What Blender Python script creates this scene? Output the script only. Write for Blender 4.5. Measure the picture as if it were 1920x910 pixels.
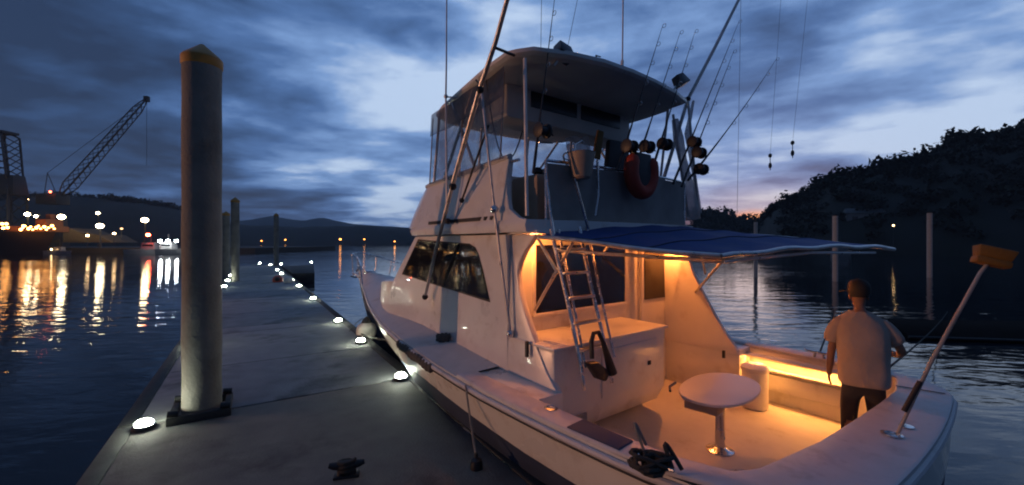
import bpy, math, random
from mathutils import Vector, Matrix, noise
R = math.radians
S = bpy.context.scene
col = S.collection
random.seed(7)
for o in list(bpy.data.objects):
    bpy.data.objects.remove(o)

# ---------------------------------------------------------------- camera
EYE = 2.75                      # metres above the water
FPX = 780.0
cam = bpy.data.objects.new('camera', bpy.data.cameras.new('camera'))
col.objects.link(cam)
cam.location = (0, 0, EYE)
cam.rotation_euler = (R(90), 0, 0)
cam.data.sensor_width = 36
cam.data.lens = 36 * FPX / 1920
cam.data.clip_start = .05
cam.data.clip_end = 20000
S.camera = cam
S.render.resolution_x = 1024
S.render.resolution_y = 485
S.view_settings.view_transform = 'Standard'
S.view_settings.look = 'None'
S.view_settings.exposure = 0.0
S.view_settings.gamma = 1

# ---------------------------------------------------------------- sky
S.cycles.filter_width = 2.0
W = bpy.data.worlds.new('World')
S.world = W
W.use_nodes = True
nt = W.node_tree
nt.nodes.clear()
class G:
    """tiny node graph helper"""
    def __init__(s, nt): s.nt = nt
    def n(s, t, **k):
        a = s.nt.nodes.new(t)
        for key, v in k.items():
            if key in a.bl_rna.properties and key not in ('inputs',):
                setattr(a, key, v)
            else:
                a.inputs[key].default_value = v
        return a
    def l(s, a, b): s.nt.links.new(a, b)
    def put(s, sock, v):
        if hasattr(v, 'is_output'): s.l(v, sock)
        else: sock.default_value = v
    def m(s, op, a, b=0.0, c=None):
        x = s.nt.nodes.new('ShaderNodeMath'); x.operation = op
        s.put(x.inputs[0], a); s.put(x.inputs[1], b)
        if c is not None: s.put(x.inputs[2], c)
        return x.outputs[0]
    def vm(s, op, a, b=(0, 0, 0)):
        x = s.nt.nodes.new('ShaderNodeVectorMath'); x.operation = op
        s.put(x.inputs[0], a); s.put(x.inputs[1], b)
        return x.outputs['Value'] if op in ('DOT_PRODUCT', 'LENGTH') else x.outputs[0]
    def mix(s, f, a, b, mode='MIX'):
        x = s.nt.nodes.new('ShaderNodeMix'); x.data_type = 'RGBA'; x.blend_type = mode
        s.put(x.inputs[0], f); s.put(x.inputs[6], a); s.put(x.inputs[7], b)
        return x.outputs[2]
    def ramp(s, f, stops):
        x = s.nt.nodes.new('ShaderNodeValToRGB')
        e = x.color_ramp.elements
        while len(e) < len(stops): e.new(.5)
        for i, (p, c) in enumerate(stops):
            e[i].position = p; e[i].color = (*c, 1) if len(c) == 3 else c
        s.put(x.inputs[0], f)
        return x.outputs[0]
    def mr(s, v, a, b, c, d):
        x = s.nt.nodes.new('ShaderNodeMapRange'); x.interpolation_type = 'SMOOTHSTEP'
        s.put(x.inputs[0], v)
        for i, q in enumerate((a, b, c, d)): x.inputs[i + 1].default_value = q
        return x.outputs[0]

def direction(px, py):
    v = Vector(((px - 960) / FPX, 1, -(py - 455) / FPX)); v.normalize(); return tuple(v)

g = G(nt)
tc = g.n('ShaderNodeTexCoord')
D = tc.outputs['Generated']
sep = g.n('ShaderNodeSeparateXYZ'); g.l(D, sep.inputs[0])
z = g.m('MAXIMUM', sep.outputs[2], 0.0)
zz = g.m('ADD', z, 0.10)
cx = g.m('DIVIDE', sep.outputs[0], zz); cy = g.m('DIVIDE', sep.outputs[1], zz)
comb = g.n('ShaderNodeCombineXYZ'); g.l(cx, comb.inputs[0]); g.l(cy, comb.inputs[1])
mp = g.n('ShaderNodeMapping'); g.l(comb.outputs[0], mp.inputs[0])
mp.inputs['Rotation'].default_value = (0, 0, R(28)); mp.inputs['Scale'].default_value = (.95, 1.15, 1); mp.inputs['Location'].default_value = (3.1, 1.7, 0)
n1 = g.n('ShaderNodeTexNoise'); g.l(mp.outputs[0], n1.inputs[0])
n1.inputs['Scale'].default_value = .85; n1.inputs['Detail'].default_value = 7; n1.inputs['Roughness'].default_value = .55; n1.inputs['Distortion'].default_value = .15
mp2 = g.n('ShaderNodeMapping'); g.l(D, mp2.inputs[0]); mp2.inputs['Scale'].default_value = (1.8, 1.8, 6.5); mp2.inputs['Location'].default_value = (.3, 2.2, .6)
n2 = g.n('ShaderNodeTexNoise'); g.l(mp2.outputs[0], n2.inputs[0])
n2.inputs['Scale'].default_value = 1.9; n2.inputs['Detail'].default_value = 6; n2.inputs['Distortion'].default_value = .25
nn = g.m('ADD', g.m('MULTIPLY', n1.outputs[0], .62), g.m('MULTIPLY', n2.outputs[0], .38))
def blob(px, py, lo, hi, sx=1.0, sz=1.0):
    d = direction(px, py)
    dv = g.vm('SUBTRACT', D, d)
    dv = g.vm('MULTIPLY', dv, (sx, sx, sz))
    return g.mr(g.vm('LENGTH', dv), lo, hi, 1.0, 0.0)
glow = blob(760, 250, .02, .50, 1, 1.35)
glow = g.m('ADD', glow, g.m('MULTIPLY', blob(1100, 60, .0, .55), .55))
glow = g.m('ADD', glow, g.m('MULTIPLY', blob(1750, 90, .0, .55, .8, 1.6), .75))
glow = g.m('ADD', glow, g.m('MULTIPLY', blob(1430, 370, .0, .30, 1, 3.6), .62))
glow = g.m('ADD', glow, g.m('MULTIPLY', blob(1640, 250, .0, .30, 1, 5.), .38))
glow = g.m('SUBTRACT', glow, g.m('MULTIPLY', blob(60, 150, .1, .65), .30))
f = g.m('ADD', g.m('MULTIPLY', g.m('SUBTRACT', nn, .5), 3.3), g.m('MULTIPLY', glow, .60))
f = g.m('ADD', f, .36)
f = g.m('SUBTRACT', f, g.mr(g.m('MULTIPLY', sep.outputs[0], -1.0), .62, .95, 0, .45))
f = g.m('SUBTRACT', f, g.mr(g.m('MULTIPLY', sep.outputs[1], -1.0), -.05, .6, 0, .33))
skyc = g.ramp(f, [(0.0, (.022, .044, .105)), (.25, (.036, .080, .195)), (.5, (.078, .165, .38)), (.75, (.19, .33, .63)), (1.0, (.50, .64, .87))])
warm = g.m('MULTIPLY', blob(1440, 385, .0, .30, 1, 4.2), g.mr(f, .3, .8, 0, 1))
skyc = g.mix(g.m('MULTIPLY', warm, .38), skyc, (.66, .50, .48, 1))
sunset = blob(1412, 410, .0, .055, .75, 2.2)
skyc = g.mix(g.m('MULTIPLY', sunset, .95), skyc, (1.35, .50, .17, 1))
nis = g.n('ShaderNodeTexSky'); nis.sky_type = 'NISHITA'; nis.sun_disc = False
nis.sun_elevation = R(1.0); nis.sun_rotation = R(30)
skyc = g.mix(1.0, skyc, g.mix(1.0, nis.outputs[0], (.012, .012, .014, 1), 'MULTIPLY'), 'ADD')
bg = g.n('ShaderNodeBackground'); g.l(skyc, bg.inputs[0]); bg.inputs[1].default_value = 1.0
ow = g.n('ShaderNodeOutputWorld'); g.l(bg.outputs[0], ow.inputs[0])

# afterglow of the sun that has just gone below the hill
sl = bpy.data.lights.new('sun', 'SUN'); sl.energy = .03; sl.angle = R(12); sl.color = (1, .7, .5)
so = bpy.data.objects.new('sun', sl); col.objects.link(so)
so.rotation_euler = (R(-86), 0, R(-30 + 0)); so.rotation_euler = Vector((-.5, -.86, -.06)).to_track_quat('-Z', 'Y').to_euler()

# ---------------------------------------------------------------- materials
MATS = {}
def mat(name, colr, rough=.5, metal=0., noise_amt=.12, nscale=6., bump=0., bscale=40., emit=None, estr=0., spec=.5, coat=0., dirt=None, trans=None):
    m = bpy.data.materials.new(name); m.use_nodes = True
    t = m.node_tree; b = t.nodes['Principled BSDF']; q = G(t)
    c = q.n('ShaderNodeTexCoord')
    nz = q.n('ShaderNodeTexNoise'); q.l(c.outputs['Object'], nz.inputs[0]); nz.inputs['Scale'].default_value = nscale; nz.inputs['Detail'].default_value = 5
    lo = tuple(v * (1 - noise_amt) for v in colr); hi = tuple(min(1, v * (1 + noise_amt)) for v in colr)
    cc = q.ramp(nz.outputs[0], [(.3, lo), (.7, hi)])
    if dirt:
        nd = q.n('ShaderNodeTexNoise'); q.l(c.outputs['Object'], nd.inputs[0]); nd.inputs['Scale'].default_value = dirt[1]; nd.inputs['Detail'].default_value = 8; nd.inputs['Roughness'].default_value = .65
        cc = q.mix(q.m('MULTIPLY', q.mr(nd.outputs[0], .52, .72, 0, 1), dirt[2]), cc, (*dirt[0], 1))
    q.l(cc, b.inputs['Base Color'])
    rr = q.mr(nz.outputs[0], .3, .7, max(0, rough - .06), min(1, rough + .08)); q.l(rr, b.inputs['Roughness'])
    b.inputs['Metallic'].default_value = metal
    b.inputs['Specular IOR Level'].default_value = spec
    b.inputs['Coat Weight'].default_value = coat
    if bump:
        nb = q.n('ShaderNodeTexNoise'); q.l(c.outputs['Object'], nb.inputs[0]); nb.inputs['Scale'].default_value = bscale; nb.inputs['Detail'].default_value = 6
        bu = q.n('ShaderNodeBump'); q.l(nb.outputs[0], bu.inputs['Height']); bu.inputs['Strength'].default_value = bump; bu.inputs['Distance'].default_value = .02
        q.l(bu.outputs[0], b.inputs['Normal'])
    if emit:
        b.inputs['Emission Color'].default_value = (*emit, 1); b.inputs['Emission Strength'].default_value = estr
    MATS[name] = m
    return m
mat('gelcoat', (.73, .70, .65), .32, noise_amt=.07, nscale=2, dirt=((.42, .34, .25), 3.0, .5), coat=.2)
mat('hull_white', (.72, .70, .62), .3, noise_amt=.06, nscale=1.5, dirt=((.45, .38, .27), 2.5, .45), coat=.3)
mat('antifoul_shade', (.03, .045, .09), .6, nscale=3, dirt=((.02, .03, .02), 5, .5))  # bottom paint carried up to the chine so its dark paints in shade there
mat('cap_white', (.55, .53, .52), .45, noise_amt=.08, bump=.15, bscale=180, dirt=((.3, .27, .25), 5, .5))
mat('nonskid', (.62, .59, .55), .6, noise_amt=.07, bump=.3, bscale=220, dirt=((.34, .28, .22), 3, .5))
mat('black_rubber', (.015, .015, .016), .55, bump=.1)
mat('dark_panel', (.02, .022, .026), .35)
mat('steel', (.62, .62, .62), .22, metal=1, nscale=15)
mat('aluminium', (.55, .54, .53), .33, metal=1, nscale=10, dirt=((.3, .27, .24), 12, .4))
mat('white_pole', (.68, .66, .63), .35, metal=.3)
mat('glass_dark', (.012, .012, .012), .035, noise_amt=.02, spec=.8)
mat('canvas_blue', (.018, .055, .20), .8, noise_amt=.15, nscale=4, bump=.3, bscale=12)
mat('pad_blue', (.05, .06, .10), .85, bump=.3, bscale=90)
mat('cover_grey', (.30, .27, .24), .85, bump=.35, bscale=9, nscale=5)
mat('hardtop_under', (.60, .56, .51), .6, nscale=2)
mat('vinyl_tan', (.38, .29, .21), .55, bump=.15, bscale=20)
mat('yellow', (.17, .085, .012), .7, bump=.3, bscale=60)
mat('ring_orange', (.36, .04, .018), .65, bump=.1, nscale=8)
mat('concrete', (.25, .25, .24), .85, noise_amt=.2, nscale=2.5, bump=.5, bscale=45, dirt=((.10, .10, .095), 1.1, .85))
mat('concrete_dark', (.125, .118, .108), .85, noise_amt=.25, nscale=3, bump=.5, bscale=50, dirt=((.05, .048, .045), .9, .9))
mat('dock_edge', (.035, .035, .033), .8, bump=.3)
mat('pile_grey', (.19, .18, .155), .8, noise_amt=.22, nscale=3.5, bump=.5, bscale=25, dirt=((.11, .10, .08), 2.2, .7))
mat('pile_cap', (.38, .19, .035), .6, dirt=((.2, .14, .05), 6, .6))
mat('rope_dark', (.05, .048, .04), .95, bump=.8, bscale=160)
mat('rope_pale', (.33, .30, .25), .95, bump=.8, bscale=160)
mat('buoy_white', (.62, .57, .50), .5, dirt=((.3, .26, .2), 8, .5))
mat('buoy_red', (.45, .06, .03), .55)
mat('shirt', (.36, .285, .235), .95, bump=1.0, bscale=7, nscale=4)
mat('trousers', (.035, .034, .04), .95, bump=.4, bscale=18)
mat('skin', (.22, .115, .07), .6, noise_amt=.1)
mat('hair', (.02, .016, .013), .8)
mat('rod_black', (.02, .02, .022), .5)
mat('pile_lit', (.46, .44, .38), .8, bump=.3, dirt=((.2, .18, .14), 3, .6))  # paler pile grey; light falling on these piles is put into the colour
mat('handle_dull', (.30, .29, .27), .5, metal=.2, dirt=((.12, .11, .1), 9, .7))
mat('rope_mid', (.11, .10, .085), .95, bump=.8, bscale=120)
mat('wet_black', (.006, .006, .006), .95, spec=.03)
mat('table_white', (.66, .62, .58), .35, noise_amt=.04, coat=.2)
mat('bark', (.04, .03, .02), .95, bump=.5)
mat('foliage', (.009, .012, .006), .9, noise_amt=.5, nscale=.4)
mat('foliage_light', (.018, .022, .014), .9, noise_amt=.4, nscale=.6)
mat('hill', (.008, .010, .006), .95, noise_amt=.4, nscale=.08)
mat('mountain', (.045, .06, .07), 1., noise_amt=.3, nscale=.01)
mat('quay', (.04, .032, .026), .9, noise_amt=.3, nscale=.3)
mat('ship_dark', (.03, .022, .02), .7, nscale=.4)
mat('ship_orange', (.26, .10, .035), .7, nscale=.6)
mat('ship_white', (.22, .21, .20), .6, nscale=.6)
mat('sand_block', (.09, .062, .035), .9, nscale=.3)
mat('crane_steel', (.05, .05, .05), .7, nscale=.5)
def emis(name, c, s): return mat(name, (.8, .8, .8), .4, emit=c, estr=s, noise_amt=.01)
emis('em_dock', (.93, 1, .80), 105)
emis('em_warm', (1, .42, .12), 50)
emis('em_strip', (1, .40, .09), 10)
emis('em_flood', (1, .78, .45), 44)
emis('em_white', (.88, .95, 1), 130)
emis('em_red', (1, .06, .02), 150)
emis('em_shore', (1, .36, .06), 9)
emis('em_deck', (1, .40, .09), 20)
emis('em_warning', (1, .12, .05), 14)
emis('em_orange', (1, .36, .06), 60)
emis('em_small', (1, .62, .28), 35)
emis('em_hill', (1, .62, .28), 14)
emis('em_dim', (1, .55, .22), 3)
emis('em_dot', (.9, .95, .8), 4)
# clear vinyl
m = bpy.data.materials.new('clear_vinyl'); m.use_nodes = True; t = m.node_tree; t.nodes.clear(); q = G(t)
tr = q.n('ShaderNodeBsdfTransparent'); tr.inputs[0].default_value = (.78, .80, .83, 1)
gl = q.n('ShaderNodeBsdfGlossy'); gl.inputs['Roughness'].default_value = .18; gl.inputs[0].default_value = (.8, .8, .8, 1)
df = q.n('ShaderNodeBsdfTranslucent'); df.inputs[0].default_value = (.5, .5, .52, 1)
c = q.n('ShaderNodeTexCoord'); nz = q.n('ShaderNodeTexNoise'); q.l(c.outputs['Object'], nz.inputs[0]); nz.inputs['Scale'].default_value = 3; nz.inputs['Detail'].default_value = 4; nz.inputs['Distortion'].default_value = 1.2
a1 = q.n('ShaderNodeMixShader'); q.l(q.mr(nz.outputs[0], .35, .75, .22, .58), a1.inputs[0]); q.l(tr.outputs[0], a1.inputs[1]); q.l(df.outputs[0], a1.inputs[2])
a2 = q.n('ShaderNodeMixShader'); a2.inputs[0].default_value = .08; q.l(a1.outputs[0], a2.inputs[1]); q.l(gl.outputs[0], a2.inputs[2])
bu = q.n('ShaderNodeBump'); bu.inputs['Strength'].default_value = .4; bu.inputs['Distance'].default_value = .05; q.l(nz.outputs[0], bu.inputs['Height']); q.l(bu.outputs[0], gl.inputs['Normal'])
o_ = q.n('ShaderNodeOutputMaterial'); q.l(a2.outputs[0], o_.inputs[0]); MATS['clear_vinyl'] = m
m2 = m.copy(); m2.name = 'valance_vinyl'; MATS['valance_vinyl'] = m2
for nd in m2.node_tree.nodes:
    if nd.type == 'BSDF_TRANSPARENT': nd.inputs[0].default_value = (.50, .50, .53, 1)
    if nd.type == 'MAP_RANGE': nd.inputs[3].default_value = .35; nd.inputs[4].default_value = .6
# water
m = bpy.data.materials.new('water'); m.use_nodes = True; t = m.node_tree; b = t.nodes['Principled BSDF']; q = G(t)
b.inputs['Base Color'].default_value = (.006, .013, .020, 1); b.inputs['Roughness'].default_value = .045; b.inputs['IOR'].default_value = 1.33
c = q.n('ShaderNodeTexCoord')
mpw = q.n('ShaderNodeMapping'); q.l(c.outputs['Object'], mpw.inputs[0]); mpw.inputs['Rotation'].default_value = (0, 0, R(12)); mpw.inputs['Scale'].default_value = (.55, 1.3, 1)
wa = q.n('ShaderNodeTexNoise'); q.l(mpw.outputs[0], wa.inputs[0]); wa.inputs['Scale'].default_value = .9; wa.inputs['Detail'].default_value = 3; wa.inputs['Distortion'].default_value = .4
wb = q.n('ShaderNodeTexNoise'); q.l(mpw.outputs[0], wb.inputs[0]); wb.inputs['Scale'].default_value = 3.4; wb.inputs['Detail'].default_value = 4
wc = q.n('ShaderNodeTexNoise'); q.l(c.outputs['Object'], wc.inputs[0]); wc.inputs['Scale'].default_value = .06; wc.inputs['Detail'].default_value = 2
patch = q.mr(wc.outputs[0], .35, .65, .45, 1.25)
hh = q.m('ADD', q.m('MULTIPLY', wa.outputs[0], .060), q.m('MULTIPLY', wb.outputs[0], .010))
hh = q.m('MULTIPLY', hh, patch)
bu = q.n('ShaderNodeBump'); bu.inputs['Strength'].default_value = .8; bu.inputs['Distance'].default_value = .9; q.l(hh, bu.inputs['Height']); q.l(bu.outputs[0], b.inputs['Normal'])
MATS['water'] = m

# ---------------------------------------------------------------- mesh helpers
class MB:
    def __init__(s): s.v = []; s.f = []; s.mi = []; s.cur = 0; s.mats = []
    def use(s, name):
        if name not in s.mats: s.mats.append(name)
        s.cur = s.mats.index(name); return s
    def add(s, vs, fs):
        k = len(s.v); s.v += [tuple(v) for v in vs]
        for f in fs: s.f.append(tuple(i + k for i in f)); s.mi.append(s.cur)
        return s
    def box(s, c, d, rot=None, top=1.0):
        x, y, z = (q / 2 for q in d)
        vs = [Vector((sx * x * (top if sz > 0 else 1), sy * y * (top if sz > 0 else 1), sz * z)) for sz in (-1, 1) for sx, sy in ((-1, -1), (1, -1), (1, 1), (-1, 1))]
        if rot is not None: vs = [rot @ v for v in vs]
        c = Vector(c)
        return s.add([v + c for v in vs], [(3, 2, 1, 0), (4, 5, 6, 7), (0, 1, 5, 4), (1, 2, 6, 5), (2, 3, 7, 6), (3, 0, 4, 7)])
    def tube(s, pts, r, seg=8, cap=True):
        pts = [Vector(p) for p in pts]; n = len(pts)
        rs = r if isinstance(r, (list, tuple)) else [r] * n
        ring = []; up = None
        for i, p in enumerate(pts):
            d = (pts[min(i + 1, n - 1)] - pts[max(i - 1, 0)])
            if d.length < 1e-9: d = Vector((0, 0, 1))
            d.normalize()
            if up is None:
                up = Vector((0, 0, 1)) if abs(d.z) < .9 else Vector((1, 0, 0))
            a = d.cross(up); a.normalize(); bb = a.cross(d); up = bb
            ring.append([p + (a * math.cos(2 * math.pi * k / seg) + bb * math.sin(2 * math.pi * k / seg)) * rs[i] for k in range(seg)])
        vs = [v for rg in ring for v in rg]
        fs = [(i * seg + k, i * seg + (k + 1) % seg, (i + 1) * seg + (k + 1) % seg, (i + 1) * seg + k) for i in range(n - 1) for k in range(seg)]
        if cap: fs += [tuple(range(seg))[::-1], tuple((n - 1) * seg + k for k in range(seg))]
        return s.add(vs, fs)
    def lathe(s, prof, c=(0, 0, 0), seg=20, rot=None, sx=1, sy=1):
        vs = []
        for r_, z_ in prof:
            for k in range(seg):
                v = Vector((r_ * sx * math.cos(2 * math.pi * k / seg), r_ * sy * math.sin(2 * math.pi * k / seg), z_))
                if rot is not None: v = rot @ v
                vs.append(v + Vector(c))
        n = len(prof)
        fs = [(i * seg + k, i * seg + (k + 1) % seg, (i + 1) * seg + (k + 1) % seg, (i + 1) * seg + k) for i in range(n - 1) for k in range(seg)]
        fs += [tuple(range(seg))[::-1], tuple((n - 1) * seg + k for k in range(seg))]
        return s.add(vs, fs)
    def prism(s, A, Bp):
        """two matching polygons A, Bp joined"""
        n = len(A)
        return s.add(list(A) + list(Bp), [tuple(range(n))[::-1], tuple(range(n, 2 * n))] + [(i, (i + 1) % n, n + (i + 1) % n, n + i) for i in range(n)])
    def grid(s, rows, close=False):
        m_ = len(rows[0]); vs = [v for r_ in rows for v in r_]
        fs = []
        for i in range(len(rows) - 1):
            for k in range(m_ - (0 if close else 1)):
                k2 = (k + 1) % m_
                fs.append((i * m_ + k, i * m_ + k2, (i + 1) * m_ + k2, (i + 1) * m_ + k))
        return s.add(vs, fs)
    def ball(s, c, r, seg=12, sc=(1, 1, 1)):
        n = seg // 2
        prof = [(max(1e-3, math.sin(math.pi * i / n)) * r, -math.cos(math.pi * i / n) * r * sc[2]) for i in range(n + 1)]
        return s.lathe(prof, c, seg, sx=sc[0], sy=sc[1])
    def build(s, name, material=None, parent=None, bevel=0, smooth=None, solid=0, loc=None, sub=0):
        me = bpy.data.meshes.new(name); me.from_pydata(s.v, [], s.f)
        names = [material] if material else s.mats
        for q_ in names: me.materials.append(MATS[q_])
        if not material: me.polygons.foreach_set('material_index', s.mi)
        me.validate(); me.update()
        o = bpy.data.objects.new(name, me); col.objects.link(o)
        if parent is not None: o.parent = parent
        if loc is not None: o.location = loc
        import bmesh
        bm = bmesh.new(); bm.from_mesh(me); bmesh.ops.remove_doubles(bm, verts=bm.verts, dist=1e-5); bmesh.ops.recalc_face_normals(bm, faces=bm.faces); bm.to_mesh(me); bm.free()
        if solid:
            md = o.modifiers.new('solid', 'SOLIDIFY'); md.thickness = solid; md.offset = -1
        if sub:
            md = o.modifiers.new('sub', 'SUBSURF'); md.levels = md.render_levels = sub
        if bevel:
            md = o.modifiers.new('bevel', 'BEVEL'); md.width = bevel; md.segments = 2; md.limit_method = 'ANGLE'; md.angle_limit = R(35)
        if smooth is None or smooth:
            for p in me.polygons: p.use_smooth = True
            if not sub:
                md = o.modifiers.new('sharp', 'EDGE_SPLIT'); md.split_angle = R(smooth or 35)
        return o
def tag(o, label=None, cat=None, group=None, kind=None):
    if label: o['label'] = label
    if cat: o['category'] = cat
    if group: o['group'] = group
    if kind: o['kind'] = kind
    return o
def empty(name, loc=(0, 0, 0), rz=0, label=None, cat=None, group=None):
    o = bpy.data.objects.new(name, None); o.empty_display_size = .2; col.objects.link(o)
    o.location = loc; o.rotation_euler = (0, 0, rz)
    return tag(o, label, cat, group)
def rebase(o):
    """put a one-mesh thing's origin at its base"""
    me = o.data; vs = [v.co for v in me.vertices]
    c = Vector((sum(v.x for v in vs) / len(vs), sum(v.y for v in vs) / len(vs), min(v.z for v in vs)))
    me.transform(Matrix.Translation(-c)); o.location = o.matrix_basis @ c if False else Vector(o.location) + c
    return o
def bez(a, b, c, n=12):
    a, b, c = Vector(a), Vector(b), Vector(c)
    return [(1 - t) ** 2 * a + 2 * t * (1 - t) * b + t * t * c for t in [i / n for i in range(n + 1)]]
def sag(a, b, s, n=14):
    a, b = Vector(a), Vector(b)
    return [a.lerp(b, i / n) - Vector((0, 0, 4 * s * (i / n) * (1 - i / n))) for i in range(n + 1)]
def interp(x, T):
    if x <= T[0][0]: return T[0][1]
    for (a, va), (b, vb) in zip(T, T[1:]):
        if x <= b:
            t = (x - a) / (b - a); return va + (vb - va) * t
    return T[-1][1]
def world(px, py, D): return Vector(((px - 960) / FPX * D, D, EYE - (py - 455) / FPX * D))
def onz(px, py, z): return world(px, py, (z - EYE) / (-(py - 455) / FPX))

# boat frame: x forward from the transom, y to port, z up from the water
TH = R(37); su, cu = math.sin(TH), math.cos(TH); OF, OS = .85, 4.25
BO = Vector((-su * OF + cu * OS, cu * OF + su * OS, 0)); BR = R(127)
BM = Matrix.Translation(BO) @ Matrix.Rotation(BR, 4, 'Z')
def L(px, py, x=None, y=None, z=None):
    """boat coordinates of the point of a plane (x, y or z given) seen in that direction"""
    a = (px - 960) / FPX; b = -(py - 455) / FPX
    fp = cu - su * a; sp = cu * a + su
    if x is not None: d = (OF + x) / fp
    elif y is not None: d = (OS - y) / sp
    else: d = (z - EYE) / b
    return Vector((fp * d - OF, OS - sp * d, EYE + b * d))
def bw(p): return BM @ Vector(p)

# ---------------------------------------------------------------- setting: water, hills
w = MB().add([(-1990, -240, 0), (1990, -240, 0), (1990, 1790, 0), (-1990, 1790, 0)], [(0, 1, 2, 3)]).build('water', 'water', smooth=False); tag(w, kind='structure')

def ridge(name, pts, Dfun, material, depth, kind='structure', rough=0., front=1.0):
    """hill from a skyline: each pt (px, py) gives a column at its own distance, rising from the shore to the crest and down behind"""
    mb = MB(); rows = []
    xs = []
    px = pts[0][0]
    n = max(40, int((pts[-1][0] - pts[0][0]) / 9))
    for i in range(n + 1):
        px = pts[0][0] + (pts[-1][0] - pts[0][0]) * i / n
        py = interp(px, pts); d = Dfun(px)
        crest = world(px, py, d + depth)
        shore = world(px, 455, d); hgt = crest.z
        row = []
        dirv = Vector((crest.x - shore.x, crest.y - shore.y, 0))
        for k, (t, hf) in enumerate(((0, -.02), (.02, .03), (.15, .22), (.35, .48), (.6, .75), (.85, .95), (1, 1), (1.3, .9), (1.8, .5), (2.4, -.05))):
            p = Vector((shore.x, shore.y, 0)) + dirv * t
            nz_ = noise.noise(Vector((p.x, p.y, 0)) * (3.1 / depth)) * rough * hgt * (hf > .03)
            row.append((p.x, p.y, hgt * hf + nz_ if hf > 0 else -1))
        rows.append(row)
    mb.grid(rows)
    o = mb.build(name, material, smooth=60); tag(o, kind=kind)
    return o
mtn = [(150, 425), (300, 425), (430, 416), (470, 412), (510, 405), (540, 411), (570, 414), (590, 410), (606, 408), (625, 413), (660, 420), (700, 423), (740, 425), (790, 430), (900, 432), (1100, 430), (1300, 425), (1420, 430), (1500, 440)]
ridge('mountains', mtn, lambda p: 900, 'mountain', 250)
ridge('far_shore', [(330, 424), (450, 421), (560, 426), (700, 424), (800, 428), (900, 432), (1250, 420), (1400, 428), (1500, 432)], lambda p: 560, 'hill', 80, rough=.1)
ridge('left_hill', [(-1600, 290), (-1100, 310), (-700, 335), (-300, 362), (0, 374), (60, 370), (130, 368), (200, 373), (260, 378), (300, 386), (350, 396), (420, 425), (450, 455)], lambda p: 210, 'hill', 120, rough=.06)
RH = [(1296, 452), (1306, 415), (1340, 412), (1380, 422), (1412, 432), (1428, 418), (1445, 398), (1490, 378), (1530, 362), (1560, 346), (1600, 338), (1660, 326), (1740, 312), (1765, 290), (1800, 277), (1860, 272), (1920, 262), (2050, 250), (2300, 240), (2700, 250)]
RHD = lambda p: interp(p, [(1296, 230), (1425, 190), (1450, 120), (1560, 95), (1920, 70), (2700, 60)])
ridge('right_hill', RH, RHD, 'hill', 45, rough=.05)

def crown(mb, c, r, n, leaf, rnd, flat=.75):
    for _ in range(n):
        d = Vector((rnd.gauss(0, 1), rnd.gauss(0, 1), rnd.gauss(0, 1))); d.normalize()
        rr = r * rnd.uniform(.45, 1.05) * (1 + .25 * noise.noise(Vector(c) + d * 2.1))
        p = Vector(c) + Vector((d.x * rr, d.y * rr, d.z * rr * flat))
        a = Vector((rnd.uniform(-1, 1), rnd.uniform(-1, 1), rnd.uniform(-1, 1))); a.normalize()
        b_ = a.cross(d)
        if b_.length < .05: continue
        b_.normalize(); s_ = leaf * rnd.uniform(.5, 1.3)
        mb.add([p - a * s_, p + b_ * s_ * .6, p + a * s_, p - b_ * s_ * .6], [(0, 1, 2, 3)])
rnd = random.Random(3)
fm = MB().use('foliage')
for i in range(230):
    px = 1306 + (2300 - 1306) * (i + rnd.random()) / 230; py = interp(px, RH); d = RHD(px) + 45
    zc = EYE + (455 - py) / FPX * d; r_ = rnd.choice((1.4, 2.0, 3.2, 5.0)) * (1 if px > 1430 else 1.7)
    for j in range(3): crown(fm, ((px - 960) / FPX * d + rnd.uniform(-1, 1) * r_, d - 1, zc + r_ * rnd.uniform(-.2, .55)), r_ * rnd.uniform(.5, .8), 70, r_ * .17, rnd, .85)
for i in range(900):
    px = rnd.uniform(1300, 2150); py = interp(px, RH); d = RHD(px)
    t = rnd.choice((1, 1, rnd.random() ** .7))
    dd = d + 45 * t
    zc = (EYE + (455 - py) / FPX * (d + 45)) * interp(t, [(0, .02), (.15, .22), (.35, .48), (.6, .75), (.85, .95), (1, 1)])
    r_ = rnd.uniform(1.3, 3.2) * (1 if px > 1430 else 1.6)
    fm.use('foliage' if rnd.random() < .85 else 'foliage_light')
    crown(fm, ((px - 960) / FPX * dd, dd, zc + r_ * .25), r_, 75, r_ * .22, rnd)
tag(fm.build('woods', smooth=False), kind='stuff')
for (px, py, dd, h_, lab) in ((1640, 318, 140, 5.5, 'low rounded tree on the hill crest right of the bright cloud gap'), (1778, 274, 128, 8, 'dark bushy tree where the right hill crest steps up'), (1822, 262, 124, 9, 'tallest domed tree on the right hill crest'), (1888, 254, 120, 8, 'broad dark tree on the crest near the right end of the hill'), (1492, 366, 160, 6, 'small lone tree low on the hill crest near the sunset'), (1566, 336, 150, 6, 'thin topped tree on the middle of the hill crest')):
    top = world(px, py, dd); r0 = empty('tree', (top.x, top.y, top.z - h_), 0, lab, 'tree', 'trees on the hill crest')
    MB().tube([(0, 0, -2), (.1, 0, h_ * .3), (-.1, .1, h_ * .7)], [.35, .28, .12]).tube([(.1, 0, h_ * .3), (1.2, .2, h_ * .6)], [.16, .06]).tube([(0, 0, h_ * .35), (-1.2, -.3, h_ * .62)], [.16, .06]).build('trunk', 'bark', r0)
    cb = MB()
    for k in range(9): crown(cb, (rnd.uniform(-1, 1) * h_ * .26, rnd.uniform(-1, 1) * h_ * .26, h_ * rnd.uniform(.5, .84)), h_ * .19, 90, h_ * .05, rnd)
    cb.build('crown', 'foliage', r0, smooth=False)
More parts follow.
